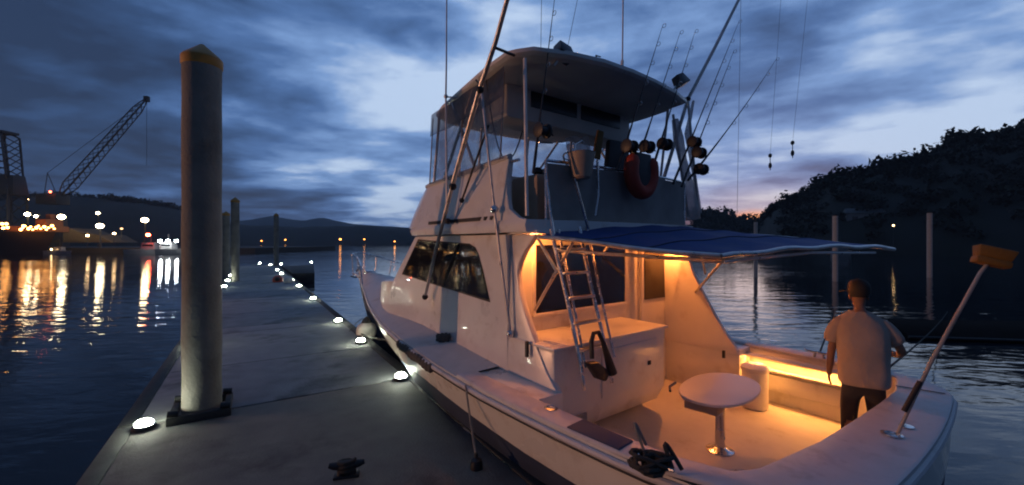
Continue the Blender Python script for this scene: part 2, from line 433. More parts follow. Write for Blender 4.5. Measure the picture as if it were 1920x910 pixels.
# left hill woods
fm = MB()
LHp = [(-1600, 290), (-1100, 310), (-700, 335), (-300, 362), (0, 374), (60, 370), (130, 368), (200, 373), (260, 378), (300, 386), (350, 396), (420, 425)]
for i in range(330):
    px = rnd.uniform(-160, 400); dd = 330 * rnd.uniform(.93, 1); zc = EYE + (455 - interp(px, LHp)) / FPX * 330
    crown(fm, ((px - 960) / FPX * dd, dd, zc - rnd.random() * 3), rnd.uniform(2, 4.5), 40, 1.0, rnd)
tag(fm.build('left_hill_woods', 'foliage', smooth=False), kind='stuff')
for i, (px, py) in enumerate(((490, 452), (535, 450), (638, 449), (683, 449), (740, 453))):
    p = world(px, py, 556); lb = ['faint orange lamp on the far shore, leftmost of the row', 'small orange lamp on the far shore right of the dock end pile', 'brightest orange lamp in the middle of the far shore', 'small orange lamp on the far shore left of the bow rail', 'orange lamp on the far shore nearest the boat windshield'][i]
    r0 = empty('shore_lamp', (p.x, p.y, 0), 0, lb, 'lamp', 'lamps on the far shore')
    MB().tube([(0, 0, 0), (0, 0, p.z)], .15).build('pole', 'crane_steel', r0)
    MB().ball((0, 0, p.z), 1.3 if i == 2 else .85, sc=(1.3, 1, .8)).build('lamp_head', 'em_shore', r0)
p = world(1675, 423, 85); r0 = empty('hillside_lamp', (p.x, p.y, p.z - 3), 0, 'single small warm lamp glowing on the dark right hillside', 'lamp')
MB().tube([(0, 0, -2), (0, 0, 3)], .06).build('pole', 'crane_steel', r0); MB().ball((0, 0, 3), .16).build('lamp_head', 'em_hill', r0)
# house on the hill
p = world(1622, 402, 105); r0 = empty('hillside_house', (p.x, p.y, p.z - 3), R(-30), 'faint pale house among the trees of the right hillside', 'house')
MB().box((0, 0, 1.6), (8, 5, 3.2)).build('wall', 'ship_white', r0)
MB().prism([(-4.4, -2.9, 3.2), (4.4, -2.9, 3.2), (4.4, 2.9, 3.2), (-4.4, 2.9, 3.2)], [(-4, -.1, 4.6), (4, -.1, 4.6), (4, .1, 4.6), (-4, .1, 4.6)]).build('roof', 'crane_steel', r0)
for x_ in (-2.4, 0, 2.4): MB().box((x_, -2.52, 1.8), (1.1, .06, 1.2)).build('window', 'glass_dark', r0)

# ---------------------------------------------------------------- harbour at the left
def flat(px, py, D=107): return world(px, py, D)
HB = 107.
def block(name, pts, D, th, material, parent=None, loc=None):
    A = [world(px, py, D) for px, py in pts]
    o_ = Vector(loc) if loc is not None else Vector((0, 0, 0))
    k = (D + th) / D
    A = [a - o_ for a in A]; Bq = [a + Vector((0, th, 0)) for a in A]
    return MB().prism(A, Bq).build(name, material, parent, bevel=.05)
q0 = world(100, 475, HB)
MB().box((q0.x - 170, HB + 28, .5), (440 , 50, 1.6)).build('quay', 'quay')
tag(bpy.data.objects['quay'], kind='structure')
# moored ship
b0 = world(0, 475, 103); b0.z = 0
r0 = empty('cargo_ship', b0, 0, 'dark hulled work ship with orange lit deck at the left quay', 'ship')
def rel(px, py, D): return world(px, py, D) - b0
def hullrow(z_, ext, hw): return [(-70, -hw, z_), (12 + ext - 5, -hw, z_), (14 + ext, 0, z_), (12 + ext - 5, hw, z_), (-70, hw, z_)]
MB().prism(hullrow(-.4, -3, 4), hullrow(5.4, 0, 5)).build('hull', 'ship_dark', r0)
MB().box((8.4, 1, 6.1), (9, 6, 1.4)).box((11.2, 1, 7.6), (2.6, 4, 1.8)).box((11.4, 1, 9.0), (1.2, 1.2, 1.6)).build('superstructure', 'ship_orange', r0, bevel=.05)
for k in range(14):
    q_ = Vector((10.2 + k * .62, -4.3 - (k % 3) * .1, 5.8 + (k * 37 % 5) * .22)); MB().ball(q_, .20 if k % 3 else .3, 8).build('deck_lamp', 'em_deck', r0)
for px, py in ((4, 420), (6, 428), (14, 427), (12, 420), (44, 424), (-30, 422), (-80, 425)):
    q_ = rel(px, py, 98); MB().ball(q_, .3, 8).build('deck_lamp', 'em_deck', r0)
MB().box((-20, 0, 8), (12, 7, 5)).box((-20, 0, 12), (8, 6, 3)).tube([(-20, 0, 13), (-20, 0, 18)], .2).build('bridge_house', 'ship_white', r0, bevel=.05)
# lit aggregate pile behind the ship bow
pb = world(150, 450, 112)
block('aggregate_barge', [(94, 455), (112, 448), (119, 433), (130, 428), (150, 437), (185, 441), (200, 450), (210, 455)], 112, 8, 'sand_block')
tag(rebase(bpy.data.objects['aggregate_barge']), 'sloping pile of sand lit yellow on the quay behind the ship', 'sand pile')
# floodlight masts
fl = [(52, 402, 108, .75, 'floodlight mast at the ship, leftmost of the bright lamps'), (68, 406, 109, .5, 'short lamp mast right beside the leftmost floodlight'), (116, 407, 107.5, 1.0, 'large bright floodlight mast over the sand pile'), (184, 400, 135, .6, 'smaller high floodlight above the twin lamp'), (188, 424, 107.5, 1.0, 'bright floodlight mast below the smaller high lamp'), (272, 413, 110, .95, 'bright lone floodlight mast right of the others on the quay'),
      (-90, 405, 108, .8, 'floodlight mast beyond the left end of the view'), (-260, 400, 112, .9, 'second floodlight mast beyond the left end of the view'), (-480, 396, 112, .9, 'third floodlight mast beyond the left end of the view'), (-760, 390, 110, 1.1, 'fourth floodlight mast beyond the left end of the view'), (-1100, 385, 100, .9, 'fifth floodlight mast beyond the left end of the view'),(-1400, 385, 96, .8, 'sixth floodlight mast beyond the left end of the view')]
for px, py, d, r_, lab in fl:
    p = world(px, py, d); r0 = empty('floodlight_mast', (p.x, p.y, 1.3 if px > 0 or d < 120 else 1.3), 0, lab, 'floodlight', 'floodlight masts on the quay')
    h_ = p.z - 1.3
    MB().tube([(0, 0, 0), (0, 0, h_)], [.25, .12]).box((0, .2, h_ + .3), (1.6, .15, .15)).build('mast', 'crane_steel', r0)
    MB().ball((0, -.1, h_), r_ * .8, 12, (1.2, .6, .75)).build('lamp_head', 'em_flood', r0)
# small lamps
for i, (px, py, d, mm, lab) in enumerate([(52, 375, 300, 'em_small', 'pair of tiny hillside lamps above the ship, left one'), (68, 378, 300, 'em_small', 'pair of tiny hillside lamps above the ship, right one'), (164, 442, 104, 'em_small', 'small low lamp at the foot of the sand pile'), (214, 438, 104, 'em_small', 'tiny lamp between the sand pile and the red lit vessel'),
       (228, 429, 112, 'em_dim', 'dim greenish lamp on the quay left of the lone floodlight'), (-160, 430, 106, 'em_small', 'small quay lamp beyond the left edge near the ship'), (-340, 428, 106, 'em_orange', 'orange quay lamp beyond the left edge'), (-560, 425, 106, 'em_small', 'small quay lamp far beyond the left edge'), (-620, 440, 104, 'em_orange', 'low orange quay lamp far beyond the left edge'), (-880, 430, 100, 'em_small', 'quay lamp beside the fourth floodlight mast')]):
    p = world(px, py, d); r0 = empty('quay_lamp', (p.x, p.y, p.z - 2), 0, lab, 'lamp', 'small lamps round the quay')
    MB().tube([(0, 0, -1), (0, 0, 2)], .08).build('pole', 'crane_steel', r0)
    MB().ball((0, 0, 2), .28 * d / 107, 8, (1.3, 1, .8)).build('lamp_head', mm, r0)
for k in range(12):
    px = -420 - 75 * k - (k * 37 % 40); p = world(px, 428 + (k * 13 % 14), 104); r0 = empty('quay_lamp', (p.x, p.y, p.z - 2), 0, 'small quay lamp beyond the left end of the view', 'lamp', 'small lamps far down the quay')
    MB().tube([(0, 0, -1), (0, 0, 2)], .08).build('pole', 'crane_steel', r0); MB().ball((0, 0, 2), .3, 8).build('lamp_head', ('em_small', 'em_orange', 'em_white')[k % 3], r0)
# cranes
def lattice(mb, a, b, wa_, wb_, n, r_):
    a, b = Vector(a), Vector(b); d = (b - a).normalized(); s1 = d.cross(Vector((0, 1, 0))).normalized(); s2 = d.cross(s1).normalized()
    def c4(t):
        w_ = wa_ + (wb_ - wa_) * t; w_ *= min(1, .25 + 8 * min(t, 1 - t)); p = a.lerp(b, t)
        return [p + s1 * w_ * i + s2 * w_ * j for i, j in ((1, 1), (1, -1), (-1, -1), (-1, 1))]
    P_ = [c4(i / n) for i in range(n + 1)]
    for k in range(4):
        mb.tube([r[k] for r in P_], r_, 4)
        for i in range(n): mb.tube([P_[i][k], P_[i + 1][(k + 1) % 4]], r_ * .6, 4, False)
c0 = world(112, 440, 125); c0.z = 1.3
r0 = empty('harbour_crane', c0, 0, 'harbour crane with a long lattice boom raised to the right', 'crane')
foot = world(114, 368, 125) - c0; tip = world(275, 186, 125) - c0
MB().box((0, 0, 5), (3, 3, 10), top=.7).box((-2, 0, foot.z - 1), (6, 4, 3)).build('crane_house', 'crane_steel', r0, bevel=.05)
bm_ = MB(); lattice(bm_, foot, tip, 1.25, .75, 18, .16); bm_.box(tip, (1.2, 1, 1.6)); bm_.build('boom', 'crane_steel', r0, smooth=False)
MB().tube([tip, tip + Vector((0, 0, -20))], .05, 5).tube([tip, foot + Vector((-4, 0, 7))], .06, 5).tube([foot + Vector((-1, 0, 0)), foot + Vector((-4, 0, 7)), foot + Vector((-5, 0, 0))], .12, 5).build('hoist_cable', 'crane_steel', r0)
MB().ball(foot + Vector((-.4, -2.5, 1)), .32, 8).build('warning_lamp', 'em_warning', r0)
t0 = world(20, 440, 118); t0.z = 1.3
r0 = empty('crane_tower', t0, 0, 'dark lattice crane tower with a machine house at the far left', 'crane')
tt = MB(); lattice(tt, (0, 0, 0), (-.5, 0, world(20, 335, 118).z - 1.3), 2.4, 2.2, 6, .3); lattice(tt, (-.6, 0, 18), (-2.4, 0, world(5, 255, 118).z), 2.0, 2.2, 8, .25); tt.build('lattice', 'crane_steel', r0, smooth=False)
zz_ = world(20, 350, 118).z
MB().box((.6, 0, zz_ - 1), (5, 4, 5.5), top=.75).build('machine_house', 'crane_steel', r0, bevel=.1)
MB().box((-2.4, 0, world(5, 258, 118).z), (5, 4, .6)).build('top_platform', 'crane_steel', r0)
# vessels at the right end of the quay
def vessel(name, px, D, ln, hw, hh, lab, cabin, lamps, material='ship_white'):
    p = world(px, 455, D); r_ = empty(name, (p.x, p.y, 0), 0, lab, 'boat', 'work boats at the quay')
    def row(z_, e, k): return [(-ln / 2, -hw * k, z_), (ln / 2 - hw * 1.5 + e, -hw * k, z_), (ln / 2 + e, 0, z_ * 1.12), (ln / 2 - hw * 1.5 + e, hw * k, z_), (-ln / 2, hw * k, z_)]
    MB().prism(row(-.2, -ln * .06, .85), row(hh, 0, 1)).build('hull', material, r_)
    MB().box((cabin[0], 0, hh + cabin[3] / 2), cabin[1:4], top=.85).box((cabin[0], 0, hh + cabin[3] + .06), (cabin[1] * .95, cabin[2] * .95, .1)).build('cabin', 'ship_white', r_, bevel=.05)
    MB().box((cabin[0], -cabin[2] / 2 * .93, hh + cabin[3] * .6), (cabin[1] * .7, .06, cabin[3] * .3)).build('window', 'glass_dark', r_)
    MB().tube([(cabin[0], 0, hh), (cabin[0], 0, hh + cabin[3] + 2)], .07).build('mast', 'crane_steel', r_)
    for (dx, dz, rr, mm) in lamps: MB().ball((dx, -hw - .3, dz), rr, 10, (1.2, .7, .8)).build('lamp', mm, r_)
    return r_
vessel('work_boat', 275, 100, 8.5, 1.6, 1.1, 'low white boat with a red lamp at the right end of the quay', (1.0, 3.5, 2, 1.6), [(2.0, 4.55, .42, 'em_red')])
vessel('pilot_boat', 328, 99, 7, 1.6, 1.2, 'small pale boat with three white lamps beside the nearest pile', (-1.5, 3, 2, 1.5), [(-1.9, 3.1, .34, 'em_white'), (-.1, 3.1, .34, 'em_white'), (1.9, 3.1, .34, 'em_white')])
vessel('skiff', 112, 101, 6, 1., .7, 'little white launch moored below the sand pile', (0, 1.8, 1.3, .9), [(-.6, 1.1, .16, 'em_small')])
# boats reflected in the water across the channel on the right
vessel('moored_boat', 1580, 88, 4.0, .9, 1.0, 'small pale boat moored behind the middle right pile', (-.3, 2.2, 1.4, 1.6), [])
bpy.data.objects['moored_boat']['group'] = 'boats across the channel'

# ---------------------------------------------------------------- dock
ZD = .65
DTH = R(32.2); ds, dc = math.sin(DTH), math.cos(DTH)
DM = Matrix.Rotation(DTH, 4, 'Z')     # dock frame: X = across (towards the boat), Y = along
def dw(p): return DM @ Vector(p)
def dl(px, py, z_=ZD):
    p = onz(px, py, z_); return DM.inverted() @ p
X0, X1 = -1.28, 2.22
YEND = dl(500, 498).y
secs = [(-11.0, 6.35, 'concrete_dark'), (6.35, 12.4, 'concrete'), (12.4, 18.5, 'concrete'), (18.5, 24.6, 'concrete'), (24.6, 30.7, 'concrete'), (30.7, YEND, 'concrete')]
dlabels = ['nearest dock section of dark worn concrete along the boat stern', 'pale concrete dock section just beyond the big pile', 'third concrete dock section beside the round white fender', 'fourth concrete dock section along the row of lamps', 'fifth concrete dock section before the end of the dock', 'last concrete dock section at the far end']
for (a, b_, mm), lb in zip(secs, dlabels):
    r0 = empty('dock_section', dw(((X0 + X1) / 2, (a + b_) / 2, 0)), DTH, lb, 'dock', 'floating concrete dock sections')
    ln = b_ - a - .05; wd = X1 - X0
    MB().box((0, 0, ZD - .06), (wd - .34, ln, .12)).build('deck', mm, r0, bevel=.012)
    MB().box((0, 0, ZD - .42), (wd - .5, ln - .1, .6)).build('float', 'concrete_dark', r0, bevel=.03)
    for sx in (-1, 1):
        MB().box((sx * (wd / 2 - .085), 0, ZD - .09), (.168, ln, .20)).build('edge_beam', 'dock_edge', r0, bevel=.015)
    for k in range(max(2, int(ln / 1.5))):
        yy = -ln / 2 + (k + .5) * ln / max(2, int(ln / 1.5))
        if k in (1, 3): MB().box((0, yy, ZD + .001), (wd - .4, .012, .004)).build('control_joint', 'dock_edge', r0)
# finger at the far right end of the dock
fx0 = dl(588, 512)
fa = onz(548, 513, ZD); fb = onz(590, 512, ZD); fc = onz(588, 497, ZD); fd = onz(528, 499, ZD)
A = [Vector((p.x, p.y, ZD)) for p in (fa, fb, fc, fd)]; Bq = [p - Vector((0, 0, .7)) for p in A]
fo = MB().prism(Bq, A).build('dock_finger', 'dock_edge', bevel=.02); tag(rebase(fo), 'short dark dock finger jutting right at the far end of the dock', 'dock')

# dock lamps
def dock_lamp(p, lab, big=1.0):
    r_ = empty('dock_lamp', p, DTH, lab, 'dock lamp', 'low white lamps along the dock edges')
    MB().lathe([(.085 * big, 0), (.085 * big, .02), (.07 * big, .035), (.068 * big, .04)], seg=16).build('base', 'dock_edge', r_)
    MB().lathe([(.062 * big, .04), (.066 * big, .06), (.05 * big, .085), (.02 * big, .098), (.002, .1)], seg=16).build('lens', 'em_dock', r_)
    MB().lathe([(.074 * big, .036), (.076 * big, .041), (.070 * big, .046)], seg=16).build('rim_ring', 'steel', r_)
    for a_ in (0, 90, 180, 270): pass
    return r_
lamps = [((263, 806), 'dock lamp left of the big pile, nearest to the viewer'), ((345, 650), 'dock lamp peeking out left behind the big pile'),
 ((418, 540), 'nearest of the left edge dock lamps right of the big pile'), ((421, 529), 'second of the left edge dock lamps right of the big pile'), ((425, 519), 'third of the left edge dock lamps right of the big pile'), ((428, 511), 'fourth of the left edge dock lamps right of the big pile'), ((432, 503), 'farthest of the left edge dock lamps right of the big pile'),
 ((750, 713), 'dock lamp nearest to the boat hull, largest on the right edge'), ((670, 645), 'right edge dock lamp just below the round white fender'), ((630, 606), 'right edge dock lamp left of the round white fender'), ((584, 563), 'right edge dock lamp, fourth from the viewer'), ((556, 539), 'right edge dock lamp, fifth from the viewer'), ((541, 527), 'right edge dock lamp beside the orange and white buoy'), ((528, 515), 'right edge dock lamp behind the red buoy'), ((520, 508), 'dock lamp at the foot of the slim far pile'), ((527, 497), 'dock lamp right of the slim far pile'), ((507, 498), 'dock lamp left of the slim far pile'), ((487, 495), 'leftmost dock lamp on the far end edge'), ((584, 493), 'dock lamp at the tip of the far finger')]
for (px, py), lb in lamps:
    p = onz(px, py, ZD); zz0 = ZD + .012
    l_ = DM.inverted() @ p
    if abs(l_.x - X1) < .45 and py > 500: l_.x = X1 - .27
    if l_.x < -.7 and py > 500: l_.x = max(X0 + .27, min(l_.x, X0 + .45))
    p = DM @ l_
    dock_lamp((p.x, p.y, ZD + .011), lb, 1.3)

# piles
def pile(px, pyb, wpx, top, lab, zb=ZD, capped=True, D=None, rad=None, mm='pile_grey'):
    p = onz(px, pyb, zb); d = p.y
    r_ = rad or wpx * d / FPX / 2
    ro = empty('mooring_pile', (p.x, p.y, 0), 0, lab, 'pile')
    zt = EYE + (455 - top) / FPX * d
    n_ = 14
    MB().tube([(0, 0, -1 + (zt + .8) * i / n_) for i in range(n_ + 1)], [r_ * (1 + .015 * math.sin(i * 2.3)) for i in range(n_ + 1)], 32).build('shaft', mm, ro)
    if capped:
        MB().lathe([(r_ * 1.0, zt - .24), (r_ * 1.06, zt - .22), (r_ * 1.06, zt - .13), (r_ * .95, zt - .10), (r_ * .5, zt - .02), (r_ * .12, zt + .05), (.005, zt + .055)], seg=32).build('cap', 'pile_cap', ro)
    return ro, p, r_
ro, pp, pr_ = pile(379, 772, 66, 92, 'thick grey mooring pile with a yellow cone cap, nearest to the viewer', rad=.205)
MB().lathe([(pr_ * 1.0, ZD + .9), (pr_ * 1.012, ZD + .91), (pr_ * 1.012, ZD + .98), (pr_, ZD + .99)], seg=32).build('band', 'pile_grey', ro)
# pile guide on the dock
gd = empty('pile_guide', (pp.x, pp.y, ZD), DTH, 'dark steel pile guide bolted to the dock round the big pile', 'pile guide')
MB().box((0, -.29, .045), (.62, .07, .09)).box((0, .29, .045), (.62, .07, .09)).box((-.27, 0, .045), (.07, .50, .09)).box((.27, 0, .045), (.07, .50, .09)).build('frame', 'dock_edge', gd, bevel=.008)
for sx, sy in ((-.25, -.29), (.25, -.29), (.25, .29), (-.25, .29)):
    MB().tube([(sx - .05, sy, .13), (sx + .05, sy, .12)], .035, 12).build('roller', 'black_rubber', gd)
pile(441, 527, 14, 372, 'grey pile with a yellow cap at the dock left edge, second from the viewer')
pile(424, 514, 12, 398, 'grey pile with a worn cap seen between the big pile and the second one', rad=.22)
pile(518, 499, 9, 401, 'slim dark pile at the far end of the dock', rad=.2)
pile(1566, 528, 11, 400, 'pale slim pile standing in the water, middle one on the right', 0, False, rad=.165, mm='pile_lit')
pile(1743, 521, 11, 395, 'pale slim pile standing in the water, rightmost', 0, False, rad=.165, mm='pile_lit')
pile(1417, 520, 9, 412, 'faint slim pile rising behind the blue awning by the sunset', 0, False, rad=.14, mm='pile_lit')
# low pontoon lying in the water off the boat's starboard quarter
pq_ = [(11.2, 11.75), (12.9, 14.3), (26, 13.2), (26, 9.4)]
pt_ = empty('floating_pontoon', (18, 12, 0), 0, 'low dark floating pontoon on the water to the right behind the man', 'pontoon')
MB().prism([(x - 18, y_ - 12, -.2) for x, y_ in pq_], [(x - 18, y_ - 12, .12) for x, y_ in pq_]).build('deck', 'wet_black', pt_, bevel=.02)
MB().tube([(11.2 - 18, 11.75 - 12, .08), (26 - 18, 9.4 - 12, .08)], .04, 8).build('rubbing_strip', 'black_rubber', pt_)
# pile floating buoys
def buoy(name, px, py, r_, mm, lab, z_=ZD, neck='black_rubber', rot=None):
    p = onz(px, py, z_); ro_ = empty(name, (p.x, p.y, z_), .4, lab, 'fender')
    prof = [(.02, 0)] + [(r_ * math.sin(t), r_ * (1 - math.cos(t))) for t in [i * math.pi / 14 for i in range(1, 11)]] + [(r_ * .42, r_ * 1.86), (r_ * .26, r_ * 2.05)]
    M_ = Matrix.Rotation(rot, 3, 'X') if rot else None
    MB().lathe(prof, seg=28, rot=M_).build('ball', mm, ro_)
    MB().lathe([(r_ * .50, r_ * 1.84), (r_ * .42, r_ * 2.08), (r_ * .18, r_ * 2.32), (r_ * .17, r_ * 2.42), (.004, r_ * 2.45)], seg=18, rot=M_).build('neck', neck, ro_)
    return ro_
fbp = onz(675, 632, .62)
ro_ = buoy('round_fender', 676, 632, .225, 'buoy_white', 'round white fender with a black neck hung off the dock edge', .55)
ro_.location = dw((X1 + .04, dl(675, 628).y, .50))
MB().tube(bez((0, 0, .48), (-.1, .2, .56), (-.36, .2, .2)), .008, 6).build('lanyard', 'rope_dark', ro_)
buoy('red_buoy', 522, 528, .26, 'buoy_red', 'faded red buoy lying on the far part of the dock', rot=R(70))
buoy('orange_white_buoy', 541, 531, .22, 'buoy_white', 'white and orange buoy on the dock edge beside the red one', neck='yellow', rot=R(-60))
# black dock cleat at the bottom edge
p = onz(650, 893, ZD)
cl = empty('dock_cleat', (p.x, p.y, ZD), R(15), 'black iron dock cleat at the bottom edge of the view', 'cleat')
MB().box((0, 0, .012), (.22, .11, .024)).build('base_plate', 'black_rubber', cl, bevel=.008)
MB().tube([(-.05, 0, .02), (-.045, 0, .09)], [.035, .028], 12).tube([(.05, 0, .02), (.045, 0, .09)], [.035, .028], 12).tube([(-.15, 0, .115), (-.11, 0, .105), (-.05, 0, .10), (.05, 0, .10), (.11, 0, .105), (.15, 0, .115)], [.022, .032, .04, .04, .032, .022], 14).build('horns', 'black_rubber', cl)
MB().tube([(.06 * math.cos(a_ * .7) * (1.2), .06 * math.sin(a_ * .7) * .9, .04 + .004 * a_) for a_ in range(28)], .014, 8).build('rope_turns', 'rope_dark', cl)

# ---------------------------------------------------------------- the boat
boat = empty('sport_fishing_boat', BO, BR, 'white sport fishing boat with flybridge, hardtop and lit cockpit', 'boat')
HBm = [(0, 1.86), (.6, 1.97), (1.5, 2.05), (3, 2.09), (4.5, 2.02), (6, 1.82), (7.5, 1.50), (9, 1.10), (10.5, .70), (11.8, .36), (12.7, .13), (13.15, .03)]
SH = [(0, 1.31), (2.5, 1.32), (3.5, 1.35), (5, 1.41), (7, 1.46), (10, 1.54), (13.15, 1.66)]
CH = [(0, .86), (2, .90), (4, 1.0), (7, 1.02), (9, 1.05), (11, 1.16), (13.15, 1.5)]
def hb(x):
    # smooth interpolation
    return sum(interp(x + d, HBm) for d in (-.5, -.25, 0, .25, .5)) / 5 if .6 < x < 12.4 else interp(x, HBm)
def sh(x): return interp(x, SH)
xsn = [0, .15, .35, .6, 1, 1.5, 2, 2.5, 3, 3.5, 4, 4.5, 5, 5.5, 6, 6.5, 7, 7.5, 8, 8.5, 9, 9.5, 10, 10.5, 11, 11.5, 12, 12.4, 12.7, 12.95, 13.15]
def xoff(x, y):   # rounded transom: pulls the stern quarters in
    return x + (-.30 + .08 * (y / 1.5) ** 2 + (.36 * ((abs(y) - 1.3) / .56) ** 2 if abs(y) > 1.3 else 0)) * max(0, 1 - x / 1.1)
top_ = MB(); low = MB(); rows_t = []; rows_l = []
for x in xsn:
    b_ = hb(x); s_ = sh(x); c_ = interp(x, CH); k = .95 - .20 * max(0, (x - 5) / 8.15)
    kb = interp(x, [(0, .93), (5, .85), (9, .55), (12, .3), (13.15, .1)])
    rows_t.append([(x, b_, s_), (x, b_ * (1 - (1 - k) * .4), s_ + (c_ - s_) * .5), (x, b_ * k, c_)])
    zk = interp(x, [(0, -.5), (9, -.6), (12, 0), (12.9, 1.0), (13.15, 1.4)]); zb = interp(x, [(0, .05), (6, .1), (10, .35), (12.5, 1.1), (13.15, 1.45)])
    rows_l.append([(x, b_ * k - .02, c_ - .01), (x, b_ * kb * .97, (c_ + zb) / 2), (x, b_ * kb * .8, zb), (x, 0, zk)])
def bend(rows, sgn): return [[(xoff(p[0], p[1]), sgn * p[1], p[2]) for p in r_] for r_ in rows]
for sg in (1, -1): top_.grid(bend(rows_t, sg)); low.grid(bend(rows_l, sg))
# transom skin
tr_ = []
for j in range(17):
    y_ = -1 + 2 * j / 16
    tr_.append([(xoff(0, y_ * 1.86), y_ * 1.86, 1.31), (xoff(0, y_ * 1.86) + .02, y_ * 1.86 * .97, .86)])
top_.grid(tr_)
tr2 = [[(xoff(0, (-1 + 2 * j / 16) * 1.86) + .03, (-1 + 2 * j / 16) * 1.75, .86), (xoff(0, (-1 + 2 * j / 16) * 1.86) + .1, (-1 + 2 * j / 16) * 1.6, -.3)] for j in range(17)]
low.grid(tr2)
hull = top_.build('hull', 'hull_white', boat)
low.build('bottom', 'antifoul_shade', hull)
# rub rail and dark seam
for sg in (1, -1):
    path = [(xoff(x, hb(x)), sg * (hb(x) + .012), sh(x) - .045) for x in xsn]
    MB().tube(path, .026, 8).build('rub_rail', 'cap_white', hull)
    path = [(xoff(x, hb(x)), sg * (hb(x) + .022), sh(x) - .075) for x in xsn[:-2]]
    MB().tube(path, .011, 6).build('rail_seam', 'black_rubber', hull)
MB().tube([(xoff(0, y_), y_, 1.275) for y_ in [-1.87 + 3.74 * i / 20 for i in range(21)]], .026, 8).build('rub_rail', 'cap_white', hull)
# topside decks
XB = 2.85         # bulkhead
CW = .24          # covering board width
dk = MB(); rr = []
for x in [q_ for q_ in xsn if q_ >= 3] :
    b_ = hb(x); s_ = sh(x); inn = min(1.0, (x - 2.6) / 2.5) * .14
    rr.append([(x, b_ * t, s_ + inn * (1 - t ** 2) * 1.6) for t in (-1, -.93, -.8, -.6, -.3, 0, .3, .6, .8, .93, 1)])
dk.grid(rr)
dk.build('deck', 'nonskid', boat)
# covering boards round the cockpit (cap) with thickness
def inner(x): return hb(x) - CW
ou = []; ii = []
N_ = 40
path_o = []; path_i = []
for x in [3.0, 2.5, 2.0, 1.5, 1.0, .7, .45]:
    path_o.append((xoff(x, hb(x)), hb(x), sh(x))); path_i.append((max(x, .55), inner(x) if x > .8 else inner(.8) - .06 * (x < .6), sh(x)))
for j in range(1, 20):
    y_ = 1.9 - 3.8 * j / 20
    path_o.append((xoff(0, y_) - .0, y_ * .985, 1.31)); path_i.append((interp(y_ * .95, [(-1.75, .34), (-1.6, .20), (-1.1, .12), (-.5, .13), (.3, .17), (.74, .20), (1.44, .30), (1.72, .44)]), y_ * .95 if abs(y_) < 1.7 else y_ * .945, 1.31))
for x in [.45, .7, 1.0, 1.5, 2.0, 2.5, 3.0]:
    path_o.append((xoff(x, hb(x)), -hb(x), sh(x))); path_i.append((max(x, .55), -(inner(x) if x > .8 else inner(.8) - .06 * (x < .6)), sh(x)))
up = .03
cp = MB(); rows = []
for a_, b_ in zip(path_o, path_i):
    a_, b_ = Vector(a_), Vector(b_); z_ = Vector((0, 0, up))
    rows.append([a_, a_ + z_ * .7 , a_ + (b_ - a_) * .04 + z_, b_ + (a_ - b_) * .05 + z_, b_ + z_ * .7, b_ - z_ * .6])
cp.grid(rows); cp.build('covering_board', 'cap_white', boat, smooth=50)
# cockpit liner
ln_ = MB(); rows = []
for b_ in path_i:
    rows.append([(b_[0], b_[1], 1.32), (b_[0], b_[1], 1.14), (b_[0] + .0, b_[1] * 1.0, .65)])
ln_.grid(rows); lin = ln_.build('cockpit_liner', 'gelcoat', boat)
MB().box((1.6, 0, .63), (3.3, 3.72, .04)).build('cockpit_sole', 'nonskid', boat, bevel=0)
# fish box hatch outline and starboard toe rail with the light strip
ys = -(inner(1.2)) + .05
MB().box((1.15, ys + .005, 1.08), (1.3, .10, .03)).box((1.15, ys + .035, 1.245), (1.34, .16, .025)).build('bolster_shelf', 'gelcoat', boat, bevel=.004)
MB().box((1.15, ys + .02, 1.232), (1.2, .02, .006)).build('light_strip', 'em_strip', boat)
for x0_, x1_, nm in ((.62, 1.78, 'coaming_pad'),):
    MB().box(((x0_ + x1_) / 2, ys + .0, .93), (x1_ - x0_, .05, .2)).build('locker_door', 'gelcoat', boat, bevel=.01)
MB().box((1.95, ys + .04, 1.18), (.42, .10, .24)).build('side_pad', 'cover_grey', boat, bevel=.02)
MB().lathe([(.13, .65), (.15, .67), (.15, 1.12), (.165, 1.13), (.165, 1.17), (.12, 1.2), (.005, 1.2)], (1.52, ys + .32, 0), 24).build('bait_tub', 'gelcoat', boat)

# house
def house_y(z): return 1.53 - (z - 1.3) * .035
def hx(z): return 7.0 - (z - 1.9) * 1.35 if z > 1.9 else 7.0
hs = MB(); rows = []
for z_ in (1.25, 1.6, 1.95, 2.3, 2.84):
    y_ = house_y(z_); xf = {1.25: 7.15, 1.6: 7.1, 1.95: 7.0}.get(z_, 6.74 - (z_ - 2.2) * 1.16)
    pl = [(XB - .01, y_, z_)]
    pl += [(xf - .60, y_, z_), (xf - .48, y_ - .05, z_), (xf - .30, y_ - .24, z_), (xf - .10, y_ - .75, z_), (xf, 0, z_)]
    pl += [(p[0], -p[1], p[2]) for p in pl[-2::-1]]
    rows.append(pl)
hs.grid(rows)
house = hs.build('deckhouse', 'gelcoat', boat, smooth=40)
# trunk cabin ahead of the windshield
rows = []
for x, w_, z_ in ((6.0, 1.535, 2.10), (6.5, 1.53, 2.09), (7.1, 1.42, 2.03), (7.7, 1.24, 1.97), (8.4, 1.0, 1.90), (9.2, .70, 1.82), (9.9, .40, 1.74), (10.4, .12, 1.67)):
    rows.append([(x, t * w_, (z_ if abs(t) < .9 else (z_ - .04 if abs(t) < .99 else 1.45)) + .03 * (1 - t * t)) for t in (-1.0, -.96, -.85, -.5, 0, .5, .85, .96, 1.0)])
MB().grid(rows).build('trunk_cabin', 'gelcoat', boat, smooth=50)
